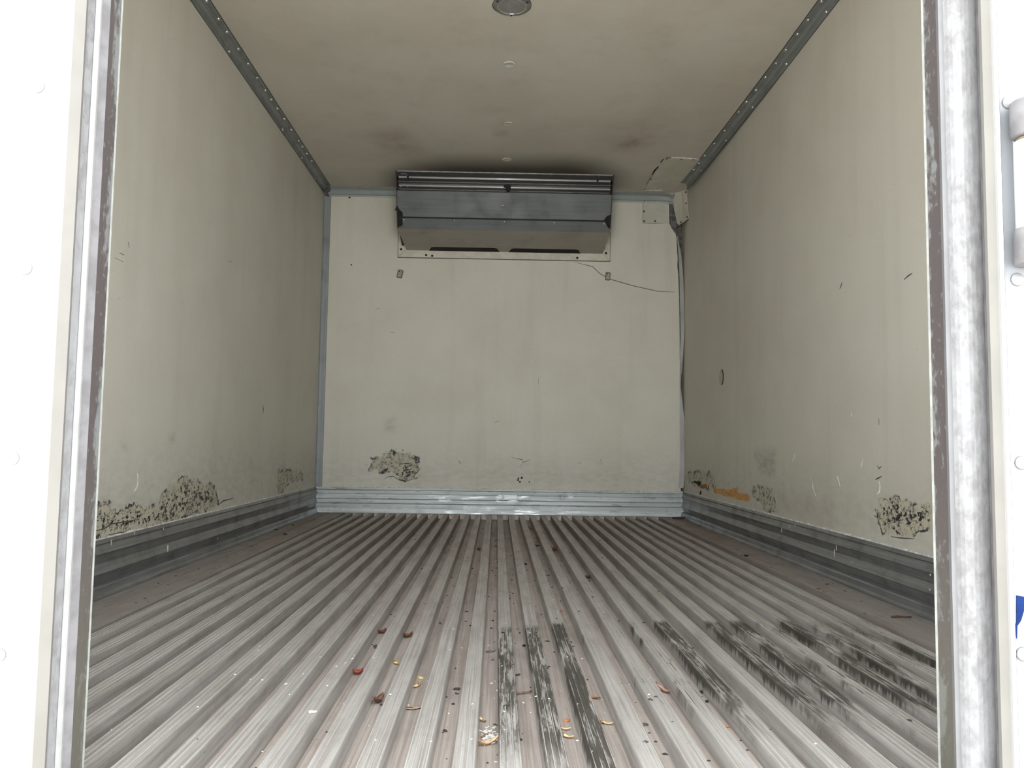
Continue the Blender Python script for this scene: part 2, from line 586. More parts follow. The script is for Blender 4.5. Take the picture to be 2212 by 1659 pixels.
# ------------------------------------------------------------------ walls, ceiling
LW, RW, BW, CE = (0, -HW), (0, HW), (1, D), (2, H)
left_masks = [
    ('crackle', px_poly([(196, 1095), (215, 1086), (235, 1088), (255, 1108), (275, 1092), (300, 1084), (315, 1098), (340, 1090), (355, 1060), (375, 1045),
                         (390, 1030), (402, 1026), (412, 1040), (428, 1037), (440, 1046), (452, 1040), (466, 1056), (471, 1085), (455, 1100), (420, 1108),
                         (380, 1128), (300, 1150), (240, 1160), (196, 1162)], *LW), 0.03, 0.86),
    ('crackle', px_poly([(420, 1050), (466, 1056), (468, 1090), (430, 1096), (395, 1090)], *LW), 0.03, 1.0),
    ('crackle', px_poly([(598, 1014), (612, 1012), (640, 1014), (656, 1020), (655, 1038), (625, 1046), (606, 1070), (597, 1066)], *LW), 0.035, 0.72),
    ('grime', px_poly([(470, 985), (487, 985), (489, 1023), (472, 1023)], *LW), 0.03, 0.35),
    ('grime', px_poly([(200, 1020), (500, 980), (690, 1000), (690, 1060), (200, 1180)], *LW), 0.14, 0.28),
    ('grime', px_poly([(365, 940), (376, 940), (376, 955), (365, 955)], *LW), 0.02, 0.5),
    ('grime', px_poly([(262, 958), (274, 958), (274, 972), (262, 972)], *LW), 0.02, 0.5),
]
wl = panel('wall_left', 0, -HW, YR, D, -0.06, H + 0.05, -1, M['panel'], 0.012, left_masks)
right_masks = [
    ('crackle', px_poly([(1484, 1014), (1530, 1016), (1543, 1026), (1546, 1050), (1530, 1062), (1500, 1052), (1484, 1040)], *RW), 0.04, 0.66),
    ('crackle', px_poly([(1626, 1052), (1655, 1048), (1671, 1062), (1676, 1106), (1655, 1104), (1640, 1085), (1624, 1074)], *RW), 0.035, 0.82),
    ('crackle', px_poly([(1898, 1078), (1930, 1070), (1962, 1085), (2016, 1090), (2016, 1140), (1960, 1156), (1905, 1150), (1893, 1112)], *RW), 0.03, 0.9),
    ('crackle', px_poly([(1905, 1090), (1940, 1092), (1950, 1112), (2016, 1112), (2016, 1128), (1955, 1120), (1950, 1148), (1905, 1140)], *RW), 0.022, 1.0),
    ('grime', px_poly([(1632, 985), (1672, 981), (1672, 1022), (1640, 1022)], *RW), 0.05, 0.75),
    ('grime', px_poly([(1484, 1000), (1700, 1040), (2016, 1100), (2016, 1200), (1484, 1060)], *RW), 0.14, 0.3),
    ('rust', px_poly([(1680, 1075), (1790, 1095), (1800, 1125), (1680, 1095)], *RW), 0.07, 0.3),
]
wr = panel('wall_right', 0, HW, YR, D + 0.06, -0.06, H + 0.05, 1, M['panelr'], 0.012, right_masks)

# torn edge of the forward liner beside the far corner
_edge_px = [(405, 1450), (428, 1445), (483, 1446), (492, 1452), (500, 1455), (507, 1462), (530, 1462), (560, 1464), (575, 1463), (590, 1465), (640, 1467), (700, 1468), (900, 1470), (1110, 1471)]
_edge = sorted((at(x, y, 1, D).z, at(x, y, 1, D).x) for y, x in _edge_px)
_ez, _ex = [e[0] for e in _edge], [e[1] for e in _edge]
back_masks = [
    ('crackle', px_poly([(800, 985), (860, 968), (900, 978), (913, 1000), (905, 1030), (876, 1041), (850, 1030), (826, 1024), (800, 1022), (788, 1010)], *BW), 0.05, 0.64),
    ('crackle', px_poly([(862, 992), (892, 995), (903, 1015), (892, 1036), (874, 1040), (858, 1028)], *BW), 0.03, 0.92),
    ('crackle', px_poly([(795, 1012), (815, 1005), (817, 1013), (797, 1018)], *BW), 0.012, 1.0),
    ('grime', px_poly([(690, 1000), (1470, 1000), (1470, 1060), (690, 1060)], *BW), 0.12, 0.22),
    ('grime', px_poly([(833, 905), (850, 905), (850, 930), (833, 930)], *BW), 0.03, 0.3),
    ('soot', px_poly([(852, 425), (1328, 430), (1328, 500), (852, 500)], *BW), 0.06, 0.25),
]
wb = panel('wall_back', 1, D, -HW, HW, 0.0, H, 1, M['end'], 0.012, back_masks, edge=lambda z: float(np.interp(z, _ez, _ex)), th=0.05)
# insulation seen through the torn corner
cav = raw('cavity', *box(0.95, HW + 0.02, D + 0.052, D + 0.10, -0.03, H + 0.02), M['sgap'], wb)
ceil_masks = [
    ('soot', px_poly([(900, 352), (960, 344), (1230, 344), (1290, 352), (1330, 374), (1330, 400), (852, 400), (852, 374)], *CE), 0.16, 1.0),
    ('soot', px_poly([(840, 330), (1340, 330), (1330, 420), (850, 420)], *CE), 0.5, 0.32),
    ('rust', px_poly([(832, 292), (850, 288), (872, 312), (880, 325), (852, 312)], *CE), 0.13, 0.8),
    ('rust', px_poly([(1345, 312), (1360, 300), (1390, 296), (1378, 312), (1350, 318)], *CE), 0.12, 0.95),
    ('rust', px_poly([(1340, 270), (1420, 262), (1410, 300), (1340, 310)], *CE), 0.2, 0.35),
    ('rust', px_poly([(1075, 284), (1088, 284), (1088, 292), (1075, 292)], *CE), 0.04, 0.5),
]
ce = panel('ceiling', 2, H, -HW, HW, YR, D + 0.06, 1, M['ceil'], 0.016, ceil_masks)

# ------------------------------------------------------------------ floor
fl = raw('floor', *box(-HW, HW, 0.96, D + 0.06, -0.10, -RIB_D), M['groove'])
tag(fl, kind='structure')
fl['stain'], fl['stain_far'], fl['stain_near'] = 0.34, 2.02, 1.2
rib_prof = []
HALF_T, HALF_B = 0.0158, 0.0178
gx = [-0.0140, -0.0048, 0.0048, 0.0140]
rib_prof += [(-HALF_B, -RIB_D), (-HALF_T - 0.0006, -0.003), (-HALF_T, -0.0003)]
for g in gx:
    rib_prof += [(g - 0.0012, -0.0003), (g - 0.0006, 0.0009), (g + 0.0006, 0.0009), (g + 0.0012, -0.0003)]
rib_prof += [(HALF_T, -0.0003), (HALF_T + 0.0006, -0.003), (HALF_B, -RIB_D)]
vs_, fs_ = extrude([(p[0], p[1]) for p in rib_prof], 1, 0.97, D - 0.004)
rib_me = me_from('rib', vs_, fs_, M['rib'])
# where each rib carries the black mildew: far end, near end, strength
rib_stain = {14: (2.00, 1.22, .80), 15: (2.02, 1.14, .84), 16: (2.05, 1.00, .90), 17: (2.02, 1.45, .42), 18: (2.06, 1.36, .46), 19: (2.08, 1.38, .55),
             20: (2.09, 1.36, .82), 21: (2.06, 1.50, .30), 22: (2.09, 1.34, .84), 23: (2.10, 1.36, .78), 24: (2.10, 1.40, .62), 25: (2.12, 1.36, .80), 26: (2.10, 1.42, .70),
             27: (2.13, 1.42, .66), 28: (2.16, 1.50, .60)}
for i in range(29):
    o = bpy.data.objects.new('rib', rib_me)
    C.objects.link(o)
    o.parent = fl
    o.location = (0.0005 + (i - 14) * PR, 0, 0)
    f_, n_, s_ = rib_stain.get(i, (1.5, 1.5, -0.6))
    o['stain_far'], o['stain_near'], o['stain'] = f_, n_, s_
# side planks in two strips with an open joint
for nm, x0, x1 in (('side_plank', -HW, -1.058), ('side_plank', -1.0555, XL), ('side_plank', XR, 1.1035), ('side_plank', 1.106, HW)):
    pv, pf = box(x0, x1, 0.97, D - 0.002, -RIB_D, 0.0 if x0 in (-HW, 1.106) else -0.0008)
    o = raw(nm, pv, pf, M['plank'], fl)
    o['stain'], o['stain_far'], o['stain_near'] = -0.6, 1.5, 1.5
# pale foam strip the groove ends butt against
fo = raw('groove_end_foam', *box(-HW, HW, D - 0.0035, D + 0.02, -RIB_D, 0.004), M['foam2'], fl)
for o_ in (fo,):
    o_['label'] = 'pale foam strip behind the groove ends'

# kick plates
kp = [(0.002, 0.160), (0.006, 0.157), (0.015, 0.149), (0.008, 0.144), (0.019, 0.121), (0.012, 0.117), (0.008, 0.091), (0.020, 0.066), (0.015, 0.060),
      (0.004, 0.034), (0.017, 0.0315), (0.019, 0.027), (0.021, 0.012), (0.025, 0.004), (0.034, 0.0012), (0.034, 0.0002), (0.0, 0.0002), (0.0, 0.160)]
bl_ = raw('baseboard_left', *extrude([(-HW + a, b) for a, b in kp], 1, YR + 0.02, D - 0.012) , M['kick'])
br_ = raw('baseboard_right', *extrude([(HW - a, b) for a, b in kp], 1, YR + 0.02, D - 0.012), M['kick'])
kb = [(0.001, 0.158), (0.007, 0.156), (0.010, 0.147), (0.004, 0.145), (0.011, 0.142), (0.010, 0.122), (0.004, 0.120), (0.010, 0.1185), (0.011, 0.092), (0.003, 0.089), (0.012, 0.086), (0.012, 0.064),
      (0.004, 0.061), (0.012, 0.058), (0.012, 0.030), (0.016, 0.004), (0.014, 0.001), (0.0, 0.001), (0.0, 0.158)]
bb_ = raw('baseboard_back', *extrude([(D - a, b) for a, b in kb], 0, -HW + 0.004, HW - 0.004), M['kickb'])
for o in (bl_, br_, bb_):
    tag(o, kind='structure')
# smeared sealant along the top edges of the kick plates
def bead(name, par, f, n, seed):
    rng = random.Random(seed)
    vs, fs = [], []
    for k in range(n + 1):
        h_ = 0.1605 + rng.uniform(0.001, 0.0045)
        lo = 0.1575 - max(0.0, rng.gauss(-.001, .003))
        vs += [f(k / n, 0.0003, lo), f(k / n, 0.0045, lo), f(k / n, 0.0035, h_), f(k / n, 0.0003, h_)]
    for k in range(n):
        for i in range(4):
            j = (i + 1) % 4
            fs.append((k * 4 + i, k * 4 + j, k * 4 + 4 + j, k * 4 + 4 + i))
    fs += [(0, 1, 2, 3), tuple(n * 4 + i for i in range(4))]
    return raw(name, vs, fs, M['bead'], par)
bead('sealant_bead', bl_, lambda t, a, z: (-HW + a, YR + .03 + t * (D - YR - .05), z), 160, 1)
bead('sealant_bead', br_, lambda t, a, z: (HW - a, YR + .03 + t * (D - YR - .05), z), 160, 2)
bead('sealant_bead', bb_, lambda t, a, z: (-HW + .01 + t * (2 * HW - .02), D - a, z - .002), 90, 3)
# white paint splashes on the side kick plates
for par, sx, lst in ((bl_, -1, [(362, 1185, .012, .030), (353, 1142, .006, .012), (290, 1150, .004, .02), (470, 1163, .010, .010), (240, 1172, .004, .02)]),
                     (br_, 1, [(1689, 1146, .008, .022), (1706, 1138, .014, .010), (1718, 1136, .012, .012), (1803, 1195, .006, .030), (1807, 1184, .005, .02), (1768, 1140, .004, .018), (1840, 1214, .014, .004), (2010, 1242, .007, .006), (2009, 1274, .008, .005)])):
    for px_, py_, wd_, ht_ in lst:
        q = at(px_, py_, 0, sx * (HW - .020))
        rr = random.Random(int(px_))
        pl = [q + Vector((0, wd_ * .5 * math.cos(a) * rr.uniform(.6, 1), ht_ * .5 * math.sin(a) * rr.uniform(.7, 1))) for a in [k * .785 for k in range(8)]]
        raw('paint_splash', *slab(pl, (-sx, 0, 0), .001), M['bead'], par)


# ------------------------------------------------------------------ ribbons for scratches and cracks
def ribbon(name, pts, width, axis, val, into, mat, parent, th=0.0008):
    """thin raised or filled line on a wall, traced through points of that wall"""
    P = [at(x, y, axis, val) for x, y in pts]
    nrm = Vector((0, 0, 0)); nrm[axis] = into
    L, Rr = [], []
    n = len(P)
    for k, p in enumerate(P):
        d = (P[min(k + 1, n - 1)] - P[max(k - 1, 0)]).normalized()
        s = nrm.cross(d)
        wv = width * (0.35 if k in (0, n - 1) else 1.0) * 0.5
        L.append(p + s * wv); Rr.append(p - s * wv)
    vs, fs = slab(L + Rr[::-1], nrm, th)
    o = raw(name, vs, [f for f in fs], mat, parent)
    return o


for pts, wd, mm in [
    ([(1814, 624), (1817, 618), (1819, 610)], .006, 'scrd'), ([(1953, 604), (1962, 596), (1971, 590)], .005, 'scrd'),
    ([(1895, 1068), (1900, 1062), (1901, 1050), (1899, 1040)], .006, 'scrw'), ([(1891, 1036), (1897, 1033), (1905, 1029)], .005, 'scrd'),
    ([(1809, 1029), (1812, 1040), (1815, 1052)], .005, 'scrw'), ([(1754, 1033), (1756, 1052), (1762, 1072)], .004, 'scrw'), ([(1757, 1032), (1754, 1040), (1755, 1050)], .003, 'scrd'),
    ([(1860, 1010), (1862, 1000), (1864, 990)], .004, 'scrw'), ([(1711, 998), (1716, 988), (1717, 980)], .004, 'scrw'), ([(1838, 892), (1841, 900)], .006, 'scrw'),
    ([(1899, 904), (1899, 918)], .004, 'scrd'), ([(1895, 1005), (1899, 1012), (1904, 1008)], .004, 'scrd'), ([(1888, 1113), (1892, 1116), (1899, 1118)], .003, 'scrd'),
    ([(1925, 1159), (1945, 1162), (1975, 1164)], .004, 'scrd'),
]:
    ribbon('scratch', pts, wd, 0, HW, -1, M[mm], wr)
for pts, wd, mm in [
    ([(290, 1062), (297, 1050), (298, 1035), (297, 1022)], .006, 'scrw'), ([(258, 546), (268, 551)], .005, 'scrd'), ([(277, 523), (279, 535)], .004, 'scrd'),
    ([(567, 874), (569, 885), (568, 893)], .008, 'scrd'), ([(495, 566), (500, 564)], .004, 'scrd'), ([(248, 557), (266, 566)], .003, 'scrd'),
    ([(470, 1092), (482, 1082), (505, 1076)], .006, 'scrd'), ([(198, 1149), (225, 1142), (240, 1132), (265, 1128), (300, 1122)], .004, 'scrd'),
    ([(234, 1155), (262, 1151), (290, 1145)], .005, 'scrd'),
]:
    ribbon('scratch', pts, wd, 0, -HW, 1, M[mm], wl)
for pts, wd, mm in [
    ([(1240, 566), (1280, 576), (1297, 592), (1318, 603), (1370, 618), (1420, 629), (1460, 631)], .004, 'scrd'),
    ([(1105, 988), (1128, 993), (1130, 999), (1146, 993)], .004, 'scrd'), ([(1130, 999), (1122, 1010)], .003, 'scrd'),
    ([(990, 994), (994, 1000), (994, 1004)], .004, 'scrd'), ([(1297, 992), (1300, 1002)], .004, 'scrd'), ([(1248, 1002), (1256, 999)], .005, 'scrd'),
    ([(1068, 913), (1080, 909)], .005, 'scrd'), ([(843, 718), (851, 718)], .007, 'scrd'), ([(812, 668), (820, 666)], .004, 'scrd'),
    ([(828, 1036), (838, 1030), (850, 1029), (862, 1037), (876, 1040), (906, 1030)], .004, 'scrd'), ([(1162, 832), (1164, 815)], .004, 'scrd'),
    ([(875, 1000), (876, 1022)], .006, 'scrd'), ([(862, 1003), (878, 1001), (893, 1003)], .006, 'scrd'),
]:
    ribbon('scratch', pts, wd, 1, D, -1, M[mm], wb)
for (x, y, r_) in [(1127, 1032, .007), (1120, 1033, .005), (1119, 1037, .006), (1123, 1041, .006), (1143, 1041, .004), (755, 426, .007), (759, 572, .005)]:
    p = at(x, y, 1, D)
    vs, fs = dome(r_, 0.001, 10, 1)
    o = link('pin_hole', me_from('pin_hole', vs, fs, M['hole']), None, wb, p)
    aim(o, (0, -1, 0))

# exposed foam and the hole at the foot of the right wall
def flake(name, pts, axis, val, into, mat, parent, th, jag=0.004, seed=1):
    rng = random.Random(seed)
    P = [at(x, y, axis, val) for x, y in pts]
    nrm = Vector((0, 0, 0)); nrm[axis] = into
    out = []
    for k in range(len(P)):
        a, b = P[k], P[(k + 1) % len(P)]
        for s in range(4):
            q = a.lerp(b, s / 4)
            if s:
                for ax in range(3):
                    if ax != axis:
                        q[ax] += rng.uniform(-jag, jag)
            out.append(q)
    return raw(name, *slab(out, nrm, th), mat, parent)

flake('foam_hole', [(1497, 1039), (1508, 1039), (1514, 1040), (1515, 1048), (1517, 1054), (1510, 1051), (1502, 1044)], 0, HW, -1, M['hole'], wr, .0008, .004, 3)
flake('exposed_foam', [(1512, 1046), (1526, 1045), (1528, 1054), (1520, 1056), (1513, 1053)], 0, HW, -1, M['brownfoam'], wr, .0012, .005, 4)
flake('exposed_foam', [(1539, 1050), (1548, 1056), (1576, 1057), (1593, 1052), (1595, 1064), (1607, 1066), (1618, 1071), (1621, 1081), (1600, 1081), (1578, 1074), (1560, 1068), (1543, 1066)], 0, HW, -1, M['foam'], wr, .0012, .005, 5)
flake('foam_hole', [(1512, 1062), (1515, 1060), (1515, 1068), (1512, 1069)], 0, HW, -1, M['hole'], wr, .0008, .003, 6)


# worn scuffs coloured bright for the reflected glints, and faint stamped strokes on the end kick plate
M['scuff_glint'] = mat_alu('scuff_glint_metal', lin(226, 230, 228), lin(176, 184, 182), 0.34, 0.5, 'x', 0.7)
for k, pl in enumerate([[(1000, 1094), (1030, 1095), (1058, 1097), (1060, 1105), (1030, 1107), (1003, 1103)], [(1072, 1071), (1086, 1070), (1084, 1076), (1073, 1077)], [(1072, 1081), (1118, 1081), (1116, 1085), (1074, 1086)],
                        [(946, 1079.5), (975, 1080), (974, 1086), (950, 1085)], [(1226, 1070), (1240, 1071), (1236, 1078), (1229, 1077)], [(868, 1097), (905, 1098), (900, 1101), (872, 1100)], [(700, 1096), (745, 1099), (730, 1102), (704, 1101)],
                        [(1086, 1069), (1118, 1070), (1116, 1077), (1090, 1078)], [(1120, 1098), (1160, 1100), (1150, 1104), (1124, 1103)]]):
    flake('glint_scuff', pl, 1, D - .0122, -1, M['scuff_glint'], bb_, .0008, .006, 40 + k)
for pts in ([(1195.8, 1070.4), (1198.5, 1076)], [(1201.8, 1071), (1201.8, 1075.4)], [(1205.7, 1070.4), (1205.7, 1076.5)], [(1205.7, 1070.8), (1208.4, 1070.6)], [(1205.7, 1073.4), (1207.9, 1073.2)],
            [(1210, 1071), (1210, 1078.6), (1212.5, 1078.8)], [(1213.7, 1071), (1213.7, 1078.9)], [(1217.3, 1078.9), (1221, 1070.4), (1223.5, 1077)], [(1231.6, 1071), (1232.1, 1077)], [(1245.5, 1071), (1246.5, 1073)]):
    ribbon('stamped_mark', pts, .0042, 1, D - .0115, -1, M['scrd'], bb_, .001)


# ------------------------------------------------------------------ rails along the corners
riv_v, riv_f = dome(0.0078, 0.0066, 16, 5)
rivet_me = me_from('rivet', riv_v, riv_f, M['rivet'], True)


def rivet(parent, p, nrm, s=1.0, name='rivet', me=None):
    o = bpy.data.objects.new(name, me or rivet_me)
    C.objects.link(o)
    o.parent = parent
    o.location = p
    aim(o, nrm)
    o.scale = (s, s, s)
    return o


def rail_section(sx, bend):
    """L-shaped cove rail: flange on the ceiling, rounded fold, flange on the wall"""
    a = [(0.0, -0.041), (0.003, -0.041), (0.0045, -0.036), (0.0045, -0.024), (0.009, -0.0135), (0.015, -0.0075), (0.024, -0.0045), (0.037, -0.0045), (0.042, -0.003), (0.042, 0.0), (0.0, 0.0)]
    return [(sx * (HW - u - bend), H - 0.0005 + v) for u, v in a]


def rail(name, sx, stations):
    vs, fs = [], []
    n = 11
    for y, bend in stations:
        vs += [(x, y, z) for x, z in rail_section(sx, bend)]
    for k in range(len(stations) - 1):
        for i in range(n):
            j = (i + 1) % n
            fs.append((k * n + i, k * n + j, (k + 1) * n + j, (k + 1) * n + i))
    fs.append(tuple(range(n)))
    fs.append(tuple((len(stations) - 1) * n + i for i in range(n)))
    o = raw(name, vs, fs, M['rail'])
    return tag(o, kind='structure')


def rail_edges(par, sx, stations):
    for nm, q in (('gap_shadow_line', [(.0405, 0), (.0452, 0), (.0452, -.0012), (.0405, -.0012)]), ('gap_shadow_line', [(0, -.0400), (.0012, -.0400), (.0012, -.0442), (0, -.0442)])):  # dark strips painting the gap shadow along both rail edges
        vs, fs = [], []
        for y, b in stations:
            vs += [(sx * (HW - u - b), y, H + v) for u, v in q]
        for k in range(len(stations) - 1):
            for i in range(4):
                j = (i + 1) % 4
                fs.append((k * 4 + i, k * 4 + j, k * 4 + 4 + j, k * 4 + 4 + i))
        fs += [(0, 1, 2, 3), tuple((len(stations) - 1) * 4 + i for i in range(4))]
        raw(nm, vs, fs, M['scrd'], par)


t1 = rail('trim_1', -1, [(YR, 0.0), (4.0, 0.0), (D - 0.02, 0.0)])
t2 = rail('trim_2', 1, [(YR, 0.0), (3.3, 0.0), (3.9, 0.008), (4.4, 0.018), (4.80, 0.032)])
rail_edges(t1, -1, [(YR, 0.0), (D - 0.02, 0.0)])
rail_edges(t2, 1, [(YR, 0.0), (3.3, 0.0), (3.9, 0.008), (4.4, 0.018), (4.80, 0.032)])
for px, py in [(444, 2), (472, 41), (489, 69), (514, 106), (534, 138), (553, 168), (573, 195), (584, 214), (598, 234), (614, 257), (628, 280), (643, 304), (651, 316), (661, 331), (673, 347)]:
    p = at(px, py, 2, H - 0.005)
    rivet(t1, (-HW + 0.031, p.y, H - 0.0045), (0, 0, -1))
for px, py in [(495, 107), (610, 278), (652, 337), (682, 380)]:
    p = at(px, py, 0, -HW + 0.005)
    rivet(t1, (-HW + 0.0045, p.y, H - 0.031), (1, 0, 0))
for px, py in [(1774, 3), (1747, 43), (1726, 74), (1701, 108), (1676, 137), (1655, 167), (1634, 194), (1616, 220), (1600, 242), (1571, 282), (1547, 310), (1525.6, 336), (1512, 352), (1501, 366)]:
    p = at(px, py, 2, H - 0.005)
    bend = float(np.interp(p.y, [3.3, 3.9, 4.4, 4.8], [0, .008, .018, .032]))
    rivet(t2, (HW - 0.031 - bend, p.y, H - 0.0045), (0, 0, -1))
for px, py in [(1785, 27), (1699, 139), (1627.6, 229), (1573, 299.5), (1523, 356)]:
    p = at(px, py, 0, HW - 0.005)
    bend = float(np.interp(p.y, [3.3, 3.9, 4.4, 4.8], [0, .008, .018, .032]))
    rivet(t2, (HW - 0.0045 - bend, p.y, H - 0.031), (-1, 0, 0))

# rail across the top of the forward wall, dragged down at its torn end
tv, tf = [], []
tp = [(0.0, -0.058), (0.003, -0.058), (0.0045, -0.048), (0.012, -0.044), (0.013, -0.016), (0.020, -0.012), (0.040, -0.003), (0.040, 0.0), (0.0, 0.0)]
st3 = [(-HW + 0.01, 0, 0), (0.9, 0, 0), (1.0, 0.002, .004), (1.05, 0.010, .010), (1.075, 0.030, .022)]
for x, dz, dy in st3:
    tv += [(x, D - u - dy * (0.3 if u == 0 else 1), H - 0.0005 + v * (1 - dz * 9) - dz) for u, v in tp]
n9 = len(tp)
for k in range(len(st3) - 1):
    for i in range(n9):
        j = (i + 1) % n9
        tf.append((k * n9 + i, k * n9 + j, (k + 1) * n9 + j, (k + 1) * n9 + i))
tf.append(tuple(range(n9))); tf.append(tuple((len(st3) - 1) * n9 + i for i in range(n9)))
t3 = tag(raw('trim_3', tv, tf, M['railb']), kind='structure')
p = at(755, 405, 1, D - .013)
rivet(t3, (p.x, D - 0.0125, H - 0.03), (0, -1, 0), 0.6)
# crumpled dark corner clip where three rails meet
cc = raw('corner_clip', [(-1.148, D - .03, 2.052), (-1.108, D - .035, 2.050), (-1.112, D - .028, 2.030), (-1.128, D - .04, 2.018), (-1.115, D - .02, 1.996), (-1.148, D - .012, 2.0),
                         (-1.148, D - .004, 2.052), (-1.108, D - .004, 2.050), (-1.112, D - .004, 2.030), (-1.128, D - .004, 2.018), (-1.115, D - .004, 1.996), (-1.148, D - .004, 2.0)],
         [(0, 1, 2, 3), (0, 3, 4, 5), (6, 9, 8, 7), (6, 11, 10, 9), (0, 6, 7, 1), (1, 7, 8, 2), (2, 8, 9, 3), (3, 9, 10, 4), (4, 10, 11, 5), (5, 11, 6, 0)], M['sgap'], t3)
# vertical corner angle on the sound side
t4 = tag(raw('trim_4', *extrude([(-HW, D), (-HW, D - .016), (-HW + .002, D - .016), (-HW + .004, D - .006), (-HW + .008, D - .004), (-HW + .041, D - .004), (-HW + .043, D - .002), (-HW + .043, D)], 2, KICK, 2.0), M['railv']), kind='structure')
# bent strip hanging out of the torn corner
s_px = [(510, 1462.5, 1464.5), (530, 1464, 1467.5), (550, 1465.5, 1471.5), (575, 1467, 1474), (600, 1468, 1476), (640, 1468.5, 1477.3), (690, 1469.5, 1478), (720, 1470.5, 1478), (760, 1469.5, 1476), (800, 1469, 1474),
        (812, 1468.5, 1471.5), (835, 1468.5, 1471), (865, 1468.5, 1474), (900, 1468.3, 1477.5), (940, 1468.8, 1480), (1000, 1469, 1479.3), (1030, 1467.5, 1478), (1054, 1466, 1476.5)]
lv, rv = [], []
for y, xa, xb in s_px:
    yy = D - 0.006 - 0.012 * max(0.0, math.sin((y - 510) / 545 * math.pi * 2.0)) * 0.6
    lv.append(at(xa, y, 1, yy)); rv.append(at(xb, y, 1, yy - 0.006))
sv, sf = [], []
for a_, b_ in zip(lv, rv):
    sv += [tuple(a_), tuple(b_), (b_.x, b_.y + .003, b_.z), (a_.x, a_.y + .003, a_.z)]
for k in range(len(lv) - 1):
    for i in range(4):
        j = (i + 1) % 4
        sf.append((k * 4 + i, k * 4 + j, k * 4 + 4 + j, k * 4 + 4 + i))
sf += [(0, 1, 2, 3), tuple((len(lv) - 1) * 4 + i for i in range(4))]
t5 = tag(raw('trim_5', sv, sf, M['bent']), kind='structure')
# frayed inner skin at the top of the torn corner
raw('torn_liner', *slab([at(1445, 428, 1, D), at(1452, 432, 1, D), at(1457, 455, 1, D), at(1462, 485, 1, D), at(1464, 520, 1, D), at(1459, 505, 1, D), at(1450, 492, 1, D), at(1447, 470, 1, D)], (0, 1, 0), 0.012),
    M['sgap'], t5)

# ------------------------------------------------------------------ rear wall, door frame, outside
OPEN_T = 1.95


def jx(px, Yv):
    return at(px, 830, 1, Yv).x


XPL, XPR = jx(111, 0.965), jx(2178, 0.965)      # outer skin edges beside the frame
rear_v, rear_f = [], []
for bx_ in ((-1.22, XPL, -0.75, 2.25), (XPR, 1.22, -0.75, 2.25), (XPL, XPR, OPEN_T, 2.25), (XPL, XPR, -0.75, -0.10)):
    v, f = box(bx_[0], bx_[1], 0.965, YR + 0.0, bx_[2], bx_[3])
    k = len(rear_v); rear_v += v; rear_f += [tuple(i + k for i in q) for q in f]
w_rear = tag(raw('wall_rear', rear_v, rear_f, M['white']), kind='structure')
w_rear.data.materials.append(M['white_dim'])
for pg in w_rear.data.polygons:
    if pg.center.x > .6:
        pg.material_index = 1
rvb, rfb = dome(0.0085, 0.0045, 16, 4)
bolt_me = me_from('bolt_head', rvb, rfb, M['bolt'], True)
for px, py in [(82, 187), (55, 580), (27, 990), (-2, 1415), (2197, 604), (2206, 1000), (2209, 1413), (2178, 222)]:
    p = at(px, py, 1, 0.965)
    rivet(w_rear, (p.x, 0.965, p.z), (0, -1, 0), 1.0, 'bolt_head', bolt_me)

# frame bars, each an upright of its own section
def upright(name, prof, mat, parent=None):
    return raw(name, *extrude(prof, 2, -0.10, OPEN_T), mat, parent)


def jamb(name, sgn, b):
    """b: pixel columns at mid height from the opening outward: lip, seal, edge, bar, shadow gap, cream, skin"""
    e0, e1, s1, g1, w1, m1, c1, k1 = b
    root = empty(name, (jx(e0, YR), YR, 0))
    org = root.location
    def up(nm, prof, mat):
        return raw(nm, *extrude(prof, 2, -0.10, OPEN_T), mat, root, org)
    x = lambda px, Y: jx(px, Y)
    # thin bright lip at the very edge of the opening
    up('lip', [(x(e0, YR), YR), (x(e1, YR - .004), YR - .004), (x(e1, YR - .004) + sgn * .02, YR - .004), (x(e0, YR) + sgn * .02, YR)], M['lip'])
    # dirty seal set in the reveal
    up('door_seal', [(x(e1, YR - .004), YR - .004), (x(s1, 1.03), 1.03), (x(s1, 1.03) + sgn * .03, 1.03), (x(e1, YR - .004) + sgn * .05, YR - .004)], M['seal'])
    return root, up, x


# sound side (hinge-less)
jl, up, X_ = jamb('trim_6', -1, (224, 220, 196, 178, 163, 144, 111, 100))
tag(jl, kind='structure')
up('frame_bar', [(X_(196, 1.03), 1.03), (X_(178, 1.02), 1.02), (X_(178, 1.02) - .03, 1.03), (X_(196, 1.03) - .03, 1.04)], M['bargy'])
rr = [(X_(178, 1.02), 1.02), (X_(175, 1.008), 1.008), (X_(170, 1.003), 1.003), (X_(163, 1.003), 1.003), (X_(158, 1.008), 1.008), (X_(158, 1.008), 1.03)]
up('frame_bar', rr, M['barwh'])
up('frame_bar', [(X_(163, 1.004), 1.006), (X_(144, 0.99), 0.99), (X_(144, 0.99) - .02, 0.99), (X_(144, 0.99) - .02, 1.02), (X_(163, 1.004), 1.02)], M['bar'])
up('frame_bar', [(X_(144, 0.99), 0.992), (X_(140, .97), .972), (X_(116, .962), .962), (X_(107, .962), .965), (X_(107, .962), .99)], M['cream2'])
